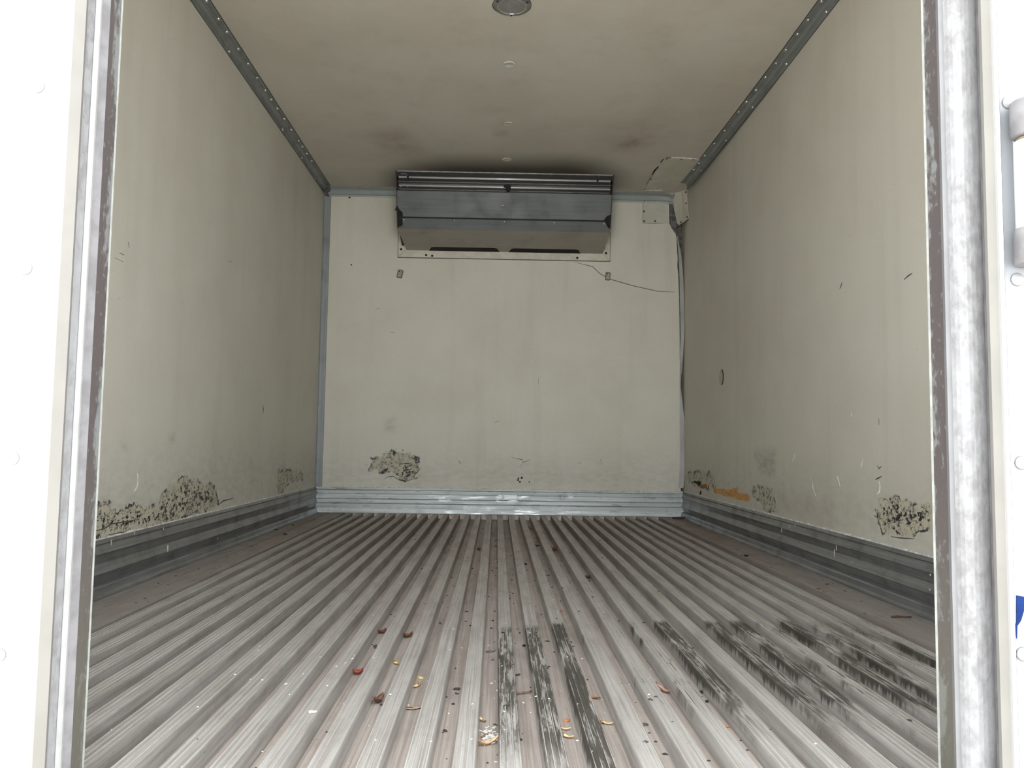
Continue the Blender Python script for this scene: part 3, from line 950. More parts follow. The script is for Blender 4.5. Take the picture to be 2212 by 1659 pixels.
# hinge side
jr, up, X_ = jamb('trim_7', 1, (2008, 2013, 2041, 2057, 2133, 2142, 2166, 2178))
tag(jr, kind='structure')
up('frame_bar', [(X_(2041, 1.03), 1.03), (X_(2046, 1.012), 1.012), (X_(2057, 1.008), 1.008), (X_(2059, 1.012), 1.012), (X_(2062, 1.012) + .03, 1.04), (X_(2041, 1.03) + .02, 1.04)], M['barlt'])
rb = []
for k in range(9):
    f = k / 8
    px_ = 2057 + (2133 - 2057) * f
    Y_ = 1.010 - 0.020 * math.sin(math.pi * (0.12 + 0.80 * f)) 
    rb.append((X_(px_, Y_), Y_))
rb += [(X_(2133, 1.0) + .05, 1.035), (X_(2057, 1.0) + .05, 1.035)]
up('frame_bar', rb, M['bar'])
up('frame_gap', [(X_(2131, 1.0), 1.004), (X_(2146, 1.0), 1.004), (X_(2146, 1.0) + .03, 1.03), (X_(2131, 1.0) + .03, 1.03)], M['bargy'])
up('frame_bar', [(X_(2142, .985), .985), (X_(2166, .972), .972), (X_(2166, .972), 1.0), (X_(2142, .985) + .015, 1.0)], M['cream'])
up('frame_bar', [(X_(2166, .971), .974), (X_(2168, .962), .962), (X_(2177, .960), .960), (X_(2178, .962), .966), (X_(2178, .962), .99), (X_(2166, .971), .99)], M['white'])
# head of the opening
th_ = raw('trim_8', *box(X_(224, YR) , X_(2008, YR), 0.965, YR, OPEN_T - 0.05, OPEN_T), M['bar'])
tag(th_, kind='structure')

# door hinge on the outer skin
hx = at(2186, 250, 1, 0.945).x + 0.019
hz0, hz1 = at(2200, 570, 1, 0.94).z, at(2200, 215, 1, 0.94).z
hin = empty('door_hinge', (hx, 0.965, (hz0 + hz1) / 2))
tag(hin, 'grey and white barrel hinge bolted to the white rear skin beside the oxidised frame bar', 'hinge')
ho = hin.location


def cyl(cx, cyy, z0, z1, r, seg=20, bev=0.002):
    prof = [(r - bev, z0), (r, z0 + bev), (r, z1 - bev), (r - bev, z1)]
    vs, fs = [], []
    for rr_, zz_ in prof:
        for i in range(seg):
            t = 2 * math.pi * i / seg
            vs.append((cx + rr_ * math.cos(t), cyy + rr_ * math.sin(t), zz_))
    for k in range(3):
        for i in range(seg):
            j = (i + 1) % seg
            fs.append((k * seg + i, k * seg + j, (k + 1) * seg + j, (k + 1) * seg + i))
    fs.append(tuple(range(seg))); fs.append(tuple(3 * seg + i for i in range(seg)))
    return vs, fs


za = at(2200, 292, 1, 0.94).z
zb_ = at(2200, 300, 1, 0.94).z
zc = at(2200, 492, 1, 0.94).z
raw('knuckle', *cyl(hx, 0.945, za, hz1, 0.019), M['bargy'], hin, ho, True)
raw('hinge_pin', *cyl(hx, 0.945, zb_, za, 0.013), simple('hinge_washer', (0.16, 0.12, 0.07, 1), 0.6), hin, ho, True)
raw('barrel', *cyl(hx, 0.945, zc, zb_, 0.016), M['white'], hin, ho, True)
raw('knuckle', *cyl(hx, 0.945, hz0, zc, 0.0185), M['bargy'], hin, ho, True)
raw('hinge_plate', *box(hx - 0.006, hx + 0.07, 0.948, 0.965, hz0 + 0.01, hz1 - 0.01), M['white'], hin, ho)

# blue graphic on the outer skin
dp = [at(x, y, 1, 0.965) for x, y in [(2195, 1286), (2216, 1290), (2216, 1302), (2211, 1320), (2205, 1340), (2197, 1352), (2196.5, 1372), (2196, 1380), (2192, 1366), (2190.5, 1356), (2195, 1344)]]
dc = raw('graphic_decal', *slab(dp, (0, -1, 0), 0.0008), M['decal'])
tag(dc, 'dark blue curved vinyl graphic ending on the white rear skin beside the door frame', 'decal')

gr = raw('ground', *box(-14, 14, -14, 10, -1.30, -1.15), M['ground'])
tag(gr, kind='structure')

# ------------------------------------------------------------------ evaporator unit
ev = empty('evaporator_unit', (0, D, 1.65))
tag(ev, 'grey sheet metal evaporator unit with a dark slotted outlet, hung high on the end wall', 'cooling unit')
eo = ev.location
EL, ER = -0.655, 0.648
YA, ZA = 4.680, H - 0.002      # top front
YB, ZB = 4.735, 1.950          # under the outlet
YC, ZC = 4.792, 1.808          # seam
YD, ZD = 4.822, 1.741          # fold
YE, ZE = D - 0.004, 1.657      # meets the wall


def ept(x, Y, Z):
    return (x, Y, Z)


# body behind the outlet: top, ends, back (open front shows a dark throat)
bt = 0.006
raw('housing', *extrude([(YA + .09, ZA), (YB + .06, ZB + .002), (YC + 0.02, ZC), (YD + .02, ZD + .01), (D - .004, ZE + .03), (D - .004, ZA)], 0, EL + bt, ER - bt), M['black'], ev, eo)
for sx, x0, x1 in ((-1, EL, EL + bt), (1, ER - bt, ER)):
    raw('end_cheek', *extrude([(YA, ZA), (YB, ZB), (YC, ZC), (YD, ZD), (YD + .09, ZD + .0), (D - .004, ZD + .0), (D - .004, ZA)], 0, x0, x1), M['maroon'], ev, eo)
# upper lip of the outlet
raw('top_lip', *extrude([(YA, ZA), (YA + .003, ZA - .005), (YA + .02, ZA - .007), (YA + .02, ZA)], 0, EL, ER), M['fin'], ev, eo)
raw('upper_baffle', *extrude([(YA + .012, ZA - .007), (YA + .026, ZA - .030), (YA + .034, ZA - .030), (YA + .03, ZA - .007)], 0, EL + bt, ER - bt), M['black'], ev, eo)
# bars across the outlet (px rows at mid width)
def bar(name, ypx, r, mat, x0=EL + .018, x1=ER - .018, dY=0.012, flat=False):
    f = (ypx - 371.5) / (415 - 371.5)
    Y = YA + (YB - YA) * f + dY
    Z = ZA + (ZB - ZA) * f
    if flat:
        return raw(name, *box(x0, x1, Y - r, Y + r * 2, Z - r * .5, Z + r * .5), mat, ev, eo)
    return raw(name, *tube([(x0, Y, Z), (x1, Y, Z)], r, 12), mat, ev, eo, True)


bar('slat', 381.0, .0020, M['fin'], dY=.014, flat=True)
bar('rod', 385.3, .0064, M['chrome'], dY=.004)
bar('slat', 393.8, .0026, M['fin'], EL + .008, ER - .008, flat=True)
bar('slat', 398.6, .0024, M['fin'], dY=.014, flat=True)
bar('rod', 403.0, .0060, M['chrome'], dY=.004)
bar('slat', 410.8, .0024, M['fin'], dY=.008, flat=True)
# hooks and the middle clip
for sx, cxp in ((1, 866), (-1, 1306)):
    a = at(cxp, 375 if sx == 1 else 379, 1, YA + .01)
    b = at(cxp + 12.5 * sx, 375 if sx == 1 else 379, 1, YA + .01)
    c = at(cxp + 14 * sx, 386 if sx == 1 else 390, 1, YA + .01)
    raw('hook', *tube([a, a.lerp(b, .9), b.lerp(c, .15), c], .0022, 6), M['fin'], ev, eo)
    k = at(cxp + 15 * sx, 384 if sx == 1 else 387, 1, YA + .012)
    raw('clip', *box(k.x - .005, k.x + .005, k.y - .008, k.y + .008, k.z - .016, k.z + .010), M['black'], ev, eo)
k = at(1098, 404, 1, YB - .02)
raw('clip', *extrude([(k.x - .028, k.z + .012), (k.x + .012, k.z + .014), (k.x + .016, k.z - .004), (k.x + .006, k.z - .024), (k.x - .008, k.z - .024), (k.x - .012, k.z - .004), (k.x - .028, k.z - .002)], 1, k.y - .006, k.y + .014), M['rubber'], ev, eo)
for px, py in [(860, 405.5), (866, 403.5), (881, 403.5), (1299.5, 408), (1313.5, 408), (1318.5, 409.5)]:
    p = at(px, py, 1, YB - .012)
    rivet(ev, (p.x - eo.x, p.y - eo.y, p.z - eo.z), (0, -1, 0), .45, 'screw')


def sheet(name, Y0, Z0, Y1, Z1, xa0, xb0, xa1, xb1, mat, th=.004, notchL=None, notchR=None):
    """sheet metal panel between two horizontal edges; notches cut its lower corners"""
    n = Vector((0, -(Z0 - Z1), -(Y1 - Y0))).normalized()
    top = [Vector((xa0, Y0, Z0)), Vector((xb0, Y0, Z0))]
    bot = [Vector((xb1, Y1, Z1)), Vector((xa1, Y1, Z1))]
    poly = [top[0], top[1]]
    if notchR:
        for u, v in notchR:      # u inward from the right edge, v fraction down
            poly.append(Vector((xb0 + (xb1 - xb0) * v - u, Y0 + (Y1 - Y0) * v, Z0 + (Z1 - Z0) * v)))
    else:
        poly.append(bot[0])
    if notchL:
        for u, v in notchL:
            poly.append(Vector((xa0 + (xa1 - xa0) * v + u, Y0 + (Y1 - Y0) * v, Z0 + (Z1 - Z0) * v)))
    else:
        poly.append(bot[1])
    return raw(name, *slab(poly, -n, th), mat, ev, eo), n


up_p, nU = sheet('upper_panel', YB, ZB, YC, ZC, EL, ER, EL, ER, M['unit'], .004,
                 notchR=[(0, .76), (.012, .84), (.030, .90), (.040, 1.0)], notchL=[(.034, 1.0), (.034, .85), (.016, .76), (.004, .68)])
lo_p, nL = sheet('lower_band', YC + .003, ZC - .009, YD, ZD, EL, ER, EL, ER, M['unit'], .004,
                 notchR=[(.040, 0.0), (.028, .18), (.020, .45), (.010, .62), (0, .70), (0, 1.0)], notchL=[(0, 1.0), (.006, .86), (.020, .78), (.034, .70), (.034, 0.0)])
un_p, nB = sheet('underside_panel', YD, ZD, YE, ZE, EL + .001, ER - .001, -0.617, 0.628, M['under'], .004)
# torn black insulation at both notches
raw('torn_insulation', *slab([Vector((EL + .002, YC - .032, ZC + .060)), Vector((EL - .010, YC - .022, ZC + .030)), Vector((EL + .004, YC - .018, ZC + .028)), Vector((EL + .004, YC + .03, ZC - .046)), Vector((EL + .018, YC + .034, ZC - .056)),
                              Vector((EL + .036, YC + .03, ZC - .04)), Vector((EL + .038, YC + .0, ZC + .0)), Vector((EL + .036, YC - .01, ZC + .022)), Vector((EL + .018, YC - .018, ZC + .036))], (0, 1, .3), .02), M['rubber'], ev, eo)
raw('torn_insulation', *slab([Vector((ER - .002, YC - .018, ZC + .034)), Vector((ER - .030, YC - .012, ZC + .020)), Vector((ER - .044, YC - .002, ZC + .002)), Vector((ER - .028, YC + .004, ZC - .012)), Vector((ER - .020, YC + .02, ZC - .030)),
                              Vector((ER - .002, YC + .028, ZC - .050))], (0, 1, .3), .02), M['rubber'], ev, eo)
# screws on the band and the panel
for px, py in [(872.5, 477), (981.5, 478.5), (1089.5, 479), (1197, 480), (1304.5, 480)]:
    f = 0.28
    p = at(px, py, 1, YC + .012)
    s_ = rivet(ev, (p.x - eo.x, YC + (YD - YC) * f - .002 - eo.y, ZC + (ZD - ZC) * f - eo.z), nL, .75, 'screw')
    s_.data = rivet_me
    vs, fs = dome(.0085, .0012, 12, 1)
    o = link('screw_hole', me_from('screw_hole', vs, fs, M['hole']), None, ev, (p.x - eo.x, YC + (YD - YC) * f - eo.y, ZC + (ZD - ZC) * f + .003 - eo.z))
    aim(o, nL)
p = at(1086, 444, 1, (YB + YC) / 2)
rivet(ev, (p.x - eo.x, p.y - .004 - eo.y, p.z - eo.z), nU, .8, 'screw')
# drain slots near the wall
for xa, xb in ((925, 1080), (1098, 1256)):
    A_, B_ = at(xa, 544, 1, D - .04).x, at(xb, 545, 1, D - .04).x
    t0, t1_ = 0.80, 0.995
    q = lambda x, t: Vector((x, YD + (YE - YD) * t, ZD + (ZE - ZD) * t)) + nB * .0006
    raw('drain_slot', *slab([q(A_, t1_), q(A_ + .02, t0 + .02), q(A_ + .04, t0), q(B_ - .04, t0), q(B_ - .02, t0 + .02), q(B_, t1_)], nB, .0006), M['hole'], ev, eo)
# mitred cream frame on the wall round the opening
fo_, fi = .0, .055
FXL, FXR, FZ = at(860, 560, 1, D).x, at(1317, 562, 1, D).x, at(1090, 560, 1, D).z
wst = .050
raw('frame_strip', *slab([(FXL, D, FZ), (FXR, D, FZ), (FXR - wst, D, FZ + wst), (FXL + wst, D, FZ + wst)], (0, -1, 0), .008), M['frame'], ev, eo)
raw('frame_strip', *slab([(FXL - .0005, D, FZ + .002), (FXL + wst - .002, D, FZ + wst + .0005), (FXL + wst - .002, D, 1.80), (FXL, D, 1.80)], (0, -1, 0), .007), M['frame'], ev, eo)
raw('frame_strip', *slab([(FXR + .0005, D, FZ + .002), (FXR - wst + .002, D, FZ + wst + .0005), (FXR - wst + .002, D, 1.80), (FXR, D, 1.80)], (0, -1, 0), .007), M['frame'], ev, eo)
for pl in ([(FXL - .004, FZ - .004), (FXR + .004, FZ - .004), (FXR + .004, FZ + .004), (FXL - .004, FZ + .004)], [(FXL - .004, FZ), (FXL + .004, FZ), (FXL + .004, 1.80), (FXL - .004, 1.80)],
           [(FXR - .004, FZ), (FXR + .004, FZ), (FXR + .004, 1.80), (FXR - .004, 1.80)],
           [(FXL, FZ - .003), (FXL + .004, FZ - .001), (FXL + wst + .002, FZ + wst), (FXL + wst - .003, FZ + wst + .002)], [(FXR, FZ - .003), (FXR - wst - .002, FZ + wst), (FXR - wst + .003, FZ + wst + .002)]):
    hh = .0025 if len(pl) == 4 and abs(pl[0][0] - pl[1][0]) < .02 and pl[2][1] > 1.7 or pl[0][1] < FZ - .0035 else .0065
    raw('joint_line', *slab([(x_, D, z_) for x_, z_ in pl], (0, -1, 0), hh), M['scrd'], ev, eo)
raw('throat', *slab([(FXL + wst - .003, D, FZ + wst - .003), (FXR - wst + .003, D, FZ + wst - .003), (FXR - wst + .003, D, 1.76), (FXL + wst - .003, D, 1.76)], (0, -1, 0), .002), M['hole'], ev, eo)
for px, py in [(866.5, 538.5), (920.5, 551), (933.5, 552.5), (1309, 547), (1247, 557)]:
    p = at(px, py, 1, D - .008)
    vs, fs = dome(.0075, .0012, 10, 1)
    o = link('screw_hole', me_from('screw_hole', vs, fs, M['hole']), None, ev, (p.x - eo.x, D - .0082 - eo.y, p.z - eo.z))
    aim(o, (0, -1, 0))

# ------------------------------------------------------------------ ceiling lamp and plugs
lampc = at(1106, 33, 2, H)
LR = 0.071
lx, ly = 0.004, lampc.y - LR
lamp = empty('ceiling_light', (lx, ly, H))
tag(lamp, 'round recessed ceiling light with a dull metal bezel and unlit grey lens', 'light')


def revolve(prof, seg=40):
    vs, fs = [], []
    for r_, z_ in prof:
        for i in range(seg):
            t = 2 * math.pi * i / seg
            vs.append((r_ * math.cos(t), r_ * math.sin(t), z_))
    n = len(prof)
    for k in range(n - 1):
        for i in range(seg):
            j = (i + 1) % seg
            fs.append((k * seg + i, k * seg + j, (k + 1) * seg + j, (k + 1) * seg + i))
    return vs, fs, n, seg


lr_ = random.Random(4)
sealp = [Vector((.071 * k_ * math.cos(a_), .071 * k_ * math.sin(a_), 0)) for a_, k_ in [(i_ * .17453, 1.0 + lr_.uniform(.005, .05)) for i_ in range(36)]]
link('sealant_ring', me_from('sealant_ring', *slab(sealp, (0, 0, -1), .0012), M['scrd']), None, lamp, (0, 0, 0))
vs, fs, n, sg = revolve([(.071, 0), (.070, -.003), (.060, -.005), (.054, -.0065), (.050, -.006), (.050, -.003), (.050, 0)])
link('bezel', me_from('bezel', vs, fs, M['bezel'], True), None, lamp, (0, 0, 0))
vs, fs, n, sg = revolve([(.0535, -.0062), (.0528, -.0082), (.0512, -.0082), (.0505, -.0060)])
link('trim_ring', me_from('trim_ring', vs, fs, M['rivet'], True), None, lamp, (0, 0, 0))
vs, fs, n, sg = revolve([(.0505, -.005), (.040, -.0068), (.026, -.0080), (.012, -.0086), (.001, -.0087)])
fs.append(tuple((n - 1) * sg + i for i in range(sg)))
link('lens', me_from('lens', vs, fs, M['lens'], True), None, lamp, (0, 0, 0))
for a in (-2.6, -0.5, 1.6):
    vs, fs = dome(.004, .002, 10, 2)
    o = link('screw', me_from('screw', vs, fs, M['hole']), None, lamp, (.0635 * math.cos(a), .0635 * math.sin(a), -.0062))
    aim(o, (0, 0, -1))


def plug(px, py, r, mat, label):
    p = at(px, py, 2, H)
    e = empty('ceiling_plug', (p.x, p.y, H))
    tag(e, label, 'plug', 'round plugs along the ceiling')
    vs, fs, n, sg = revolve([(r, 0), (r, -.003), (r * .93, -.005), (r * .80, -.0052), (r * .72, -.0035), (.001, -.0035)], 28)
    fs.append(tuple((n - 1) * sg + i for i in range(sg)))
    link('cap', me_from('cap', vs, fs, mat, True), None, e, (0, 0, 0))
    vs, fs, n, sg = revolve([(r * 1.12, 0), (r * 1.10, -.0008), (r * .99, -.0008), (r * .99, 0)], 28)
    link('sealant_ring', me_from('sealant_ring', vs, fs, M['wplug'], True), None, e, (0, 0, 0))


plug(1100, 138, .027, M['plug'], 'pale green-white round plug on the ceiling, closest of its row to the lamp')
plug(1097, 267, .026, M['plug2'], 'cream round plug in the middle of the ceiling row, beside a brown spot')
plug(1095, 344, .025, M['plug2'], 'cream round plug in the sooty ceiling patch just before the evaporator unit')


def wall_plug(px, py, wd, ht, ang, label):
    p = at(px, py, 1, D)
    e = empty('wall_plug', (p.x, D, p.z))
    tag(e, label, 'plug', 'oblong plugs under the cooling unit')
    ca, sa = math.cos(ang), math.sin(ang)
    def oct_(wd_, ht_):
        c = wd_ * .3
        pts = [(-wd_ + c, ht_), (wd_ - c, ht_), (wd_, ht_ - c), (wd_, -ht_ + c), (wd_ - c, -ht_), (-wd_ + c, -ht_), (-wd_, -ht_ + c), (-wd_, ht_ - c)]
        return [(x * ca - z * sa, 0, x * sa + z * ca) for x, z in pts]
    link('rim', me_from('rim', *slab(oct_(wd, ht), (0, -1, 0), .003), M['scrd']), None, e, (0, 0, 0))
    link('cap', me_from('cap', *slab(oct_(wd * .74, ht * .82), (0, -1, 0), .005), M['wplug']), None, e, (0, 0, 0))
    vs, fs = dome(.004, .001, 8, 1)
    o = link('pin_hole', me_from('pin_hole', vs, fs, M['hole']), None, e, (-.003 * ca, -.005, ht * .6))
    aim(o, (0, -1, 0))


wall_plug(864, 592, .018, .027, -.18, 'oblong grey-green plug on the end wall below the chipped black end with the tall tear')
wall_plug(1313, 597, .016, .026, -.08, 'oblong grey-green plug on the end wall crossed by a thin crack line')

# plugged hole in the right wall
p = at(1558.5, 815, 0, HW)
e = empty('wall_hole', (HW, p.y, p.z))
tag(e, 'small round scarred hole with a dark rim, above the orange foam on the side wall', 'hole')
vs, fs = dome(.045, .0012, 20, 1)
o = link('rim', me_from('rim', vs, fs, M['wplug']), None, e, (0, 0, 0)); aim(o, (-1, 0, 0))
ar = []
for k in range(13):
    a = -1.25 + 2.5 * k / 12
    ar.append((0.0, -.040 * math.cos(a), .044 * math.sin(a)))
ar_in = [(0.0, y * .80 - .0, z * .9) for _, y, z in ar]
link('dark_edge', me_from('dark_edge', *slab([Vector(v) for v in ar] + [Vector(v) for v in ar_in[::-1]], (-1, 0, 0), .002), M['hole']), None, e, (0, 0, 0))

# ------------------------------------------------------------------ repair plates in the damaged corner
def plate(px, axis, val, into, mat, label, screws, th=.003):
    P = [at(x, y, axis, val) for x, y in px]
    c = sum(P, Vector()) / len(P)
    e = empty('repair_plate', tuple(c))
    tag(e, label, 'plate', 'repair plates in the damaged corner')
    nrm = Vector((0, 0, 0)); nrm[axis] = into
    raw('sheet', *slab(P, nrm, th), mat, e, c)
    for x, y in screws:
        q = at(x, y, axis, val) + nrm * th - c
        vs, fs = dome(.007, .0018, 10, 2)
        o = link('screw', me_from('screw', vs, fs, M['scrd']), None, e, q)
        aim(o, nrm)
    return e


plate([(1389, 432), (1442, 429), (1444, 480), (1390, 482)], 1, D, -1, M['plate'], 'small square pale green repair plate screwed to the end wall under the bent rail',
      [(1392, 434.5), (1391, 457), (1391.5, 478), (1415, 478)])
plate([(1437, 341), (1512, 344), (1466, 398), (1449, 408), (1391, 410)], 2, H, -1, M['plate2'], 'large cream repair sheet fixed to the ceiling against the bent side rail',
      [(1440, 342.5), (1472, 343), (1498, 344), (1421, 362), (1406, 386), (1393, 408)])
for pts, wd, mm in [([(1433, 343), (1427, 350)], .010, 'hole'), ([(1422, 359), (1414, 368), (1408, 378)], .009, 'hole'), ([(1450, 339.5), (1475, 340.5), (1509, 343)], .006, 'scrw'),
                    ([(1438, 341), (1452, 339.5)], .004, 'scrd'), ([(1406, 381), (1396, 398)], .003, 'scrd'), ([(1391, 410.5), (1420, 410.8), (1432, 410)], .006, 'scrw')]:
    ribbon('open_seam', pts, wd, 2, H, -1, M[mm], ce, .0035)
ribbon('open_seam', [(1388, 431), (1388.5, 482), (1416, 483), (1444, 481.5)], .003, 1, D, -1, M['scrd'], wb)
for pts, wd, mm in [([(1484, 404), (1485, 430), (1488, 472)], .010, 'scrw'), ([(1488, 474), (1476, 481), (1465, 489)], .010, 'scrd')]:
    ribbon('open_seam', pts, wd, 0, HW, -1, M[mm], wr, .002)
# folded plate round the corner onto the side wall
A1, A2 = at(1483, 400, 0, HW - .003), at(1487.5, 472, 0, HW - .003)
B1, B2 = Vector((HW - .015, D - .03, A1.z + .02)), at(1464, 488, 1, D - .02)
P = [A1, A2, at(1475, 480, 0, HW - .012) if False else (A2 + B2) / 2 + Vector((.006, 0, 0)), B2, at(1457, 455, 1, D - .022), at(1453.5, 432, 1, D - .022), at(1457.5, 421, 1, D - .03), at(1454, 409, 1, D - .04), at(1471, 396, 1, D - .06)]
c = sum(P, Vector()) / len(P)
e = empty('repair_plate', tuple(c))
tag(e, 'cream repair sheet bent around the torn corner onto the side wall', 'plate', 'repair plates in the damaged corner')
raw('sheet', *slab(P, (-.6, -.8, 0), .003), M['plate2'], e, c)
for x, y in [(1481, 415), (1482, 439), (1484, 469), (1471, 480), (1463, 485)]:
    f = (x - 1455) / 32
    q = at(x, y, 1, D - .03 - .12 * max(0, f))
    vs, fs = dome(.006, .003, 8, 2)
    o = link('screw', me_from('screw', vs, fs, M['scrd']), None, e, q - c)
    aim(o, (-.6, -.8, 0))
# chunk of foam where the rails used to meet
fp = [at(1433, 411, 1, D - .03), at(1452, 410, 1, D - .03), at(1455.5, 415, 1, D - .03), at(1455, 424, 1, D - .03), at(1449, 425, 1, D - .03), at(1441, 421, 1, D - .03)]
fc = raw('foam_chunk', *slab(fp, (0, 1, 0), .026), M['foam2'])
tag(fc, 'beige chunk of bare insulation foam wedged in the torn top corner', 'foam')

# ------------------------------------------------------------------ litter on the floor
LEAFM = {}


def lm(rgb, rough=.7):
    if rgb not in LEAFM:
        LEAFM[rgb] = simple('litter_%d_%d_%d' % rgb, lin(*rgb), rough, var=.3, scale=130)
    return LEAFM[rgb]


def floor_z(x):
    if x < XL or x > XR:
        return 0.0
    u = (x - 0.0005) / PR
    return 0.0 if abs(u - round(u)) * PR < 0.016 else -RIB_D


def ground_at(px, py):
    p = at(px, py, 2, -RIB_D)
    if floor_z(p.x) == 0.0 or p.y > 5.0:
        p2 = at(px, py, 2, 0.0)
        if floor_z(p2.x) == 0.0:
            return p2
    return p


def blade(L, W_, curl, rng, th=.0008):
    """thin leaf or samara: pointed outline, curled and cupped, closed underneath"""
    nu, nv = 9, 5
    top, vs, fs = [], [], []
    for i in range(nu):
        u = i / (nu - 1)
        wv = W_ * (math.sin(math.pi * (0.06 + 0.88 * u)) ** 0.75) * (1 - .25 * u)
        for j in range(nv):
            v = j / (nv - 1) - .5
            z = curl * L * (2 * u - 1) ** 2 * .5 + abs(v) * W_ * curl * 1.4 + rng.uniform(0, .0006)
            vs.append((L * (u - .5), v * wv, z + th))
    N = len(vs)
    vs += [(x, y, z - th) for x, y, z in vs]
    for i in range(nu - 1):
        for j in range(nv - 1):
            a = i * nv + j
            fs.append((a, a + 1, a + nv + 1, a + nv))
            fs.append((N + a, N + a + nv, N + a + nv + 1, N + a + 1))
    for i in range(nu - 1):
        for j in (0, nv - 1):
            a = i * nv + j
            fs.append((a, a + nv, N + a + nv, N + a))
    for j in range(nv - 1):
        for i in (0, nu - 1):
            a = i * nv + j
            fs.append((a, a + 1, N + a + 1, N + a))
    return vs, fs


def chip(L, W_, T, rng):
    vs = []
    bm = bmesh.new()
    for k in range(16):
        a = rng.uniform(0, 6.283); s = rng.uniform(.6, 1)
        bm.verts.new((L / 2 * s * math.cos(a), W_ / 2 * s * math.sin(a), rng.choice((0, T * rng.uniform(.5, 1)))))
    bmesh.ops.convex_hull(bm, input=bm.verts)
    for v in [v for v in bm.verts if not v.link_faces]:
        bm.verts.remove(v)
    me = bpy.data.meshes.new('chip')
    bm.to_mesh(me); bm.free()
    return me


def litter(kind, px, py, L, Wd, ang, rgb, label, cat=None, group=None, curl=.3, stem=False):
    rng = random.Random(int(px * 13 + py * 7))
    p = ground_at(px, py)
    mat = lm(rgb)
    if kind in ('leaf', 'seed'):
        e = empty({'leaf': 'dry_leaf', 'seed': 'winged_seed'}[kind], (p.x, p.y, p.z + .0004))
        e.rotation_euler = (0, 0, ang)
        vs, fs = blade(L, Wd, curl, rng)
        link('blade' if kind == 'leaf' else 'wing', me_from('blade', vs, fs, mat, True), None, e, (0, 0, 0))
        if kind == 'seed':
            vs, fs = tube([(L * .30, 0, .002), (L * .40, 0, .0028), (L * .50, 0, .002)], Wd * .22, 8)
            link('seed_body', me_from('seed_body', vs, fs, lm((150, 104, 66)), True), None, e, (0, 0, curl * L * .3))
        else:
            vs, fs = tube([(-L * .62, .001, .001 + curl * L * .5), (-L * .45, 0, .001 + curl * L * .35), (0, 0, .0018)], .0011, 6)
            link('stalk', me_from('stalk', vs, fs, lm((96, 70, 48)), True), None, e, (0, 0, 0))
    elif kind == 'twig':
        pts = [(-L / 2, 0, .002), (-L / 6, Wd * 1.2, .003), (L / 5, Wd * .6, .004), (L / 2, Wd * 2.0, .003)]
        vs, fs = tube(pts, Wd / 2, 7, .6)
        e = link('twig', me_from('twig', vs, fs, mat, True), None, None, (p.x, p.y, p.z + .0004))
        e.rotation_euler = (0, 0, ang)
    else:
        me = chip(L, Wd, min(L, Wd) * .35, rng)
        me.materials.append(mat)
        e = link('debris_chip', me, None, None, (p.x, p.y, p.z + .0003))
        e.rotation_euler = (0, 0, ang)
    tag(e, label, cat or {'leaf': 'leaf', 'seed': 'seed', 'twig': 'twig', 'chip': 'debris'}[kind], group or {'leaf': 'dry leaves on the floor', 'seed': 'tan winged seeds on the floor', 'twig': 'twigs on the floor', 'chip': 'crumbs of debris on the floor'}[kind])
    return e


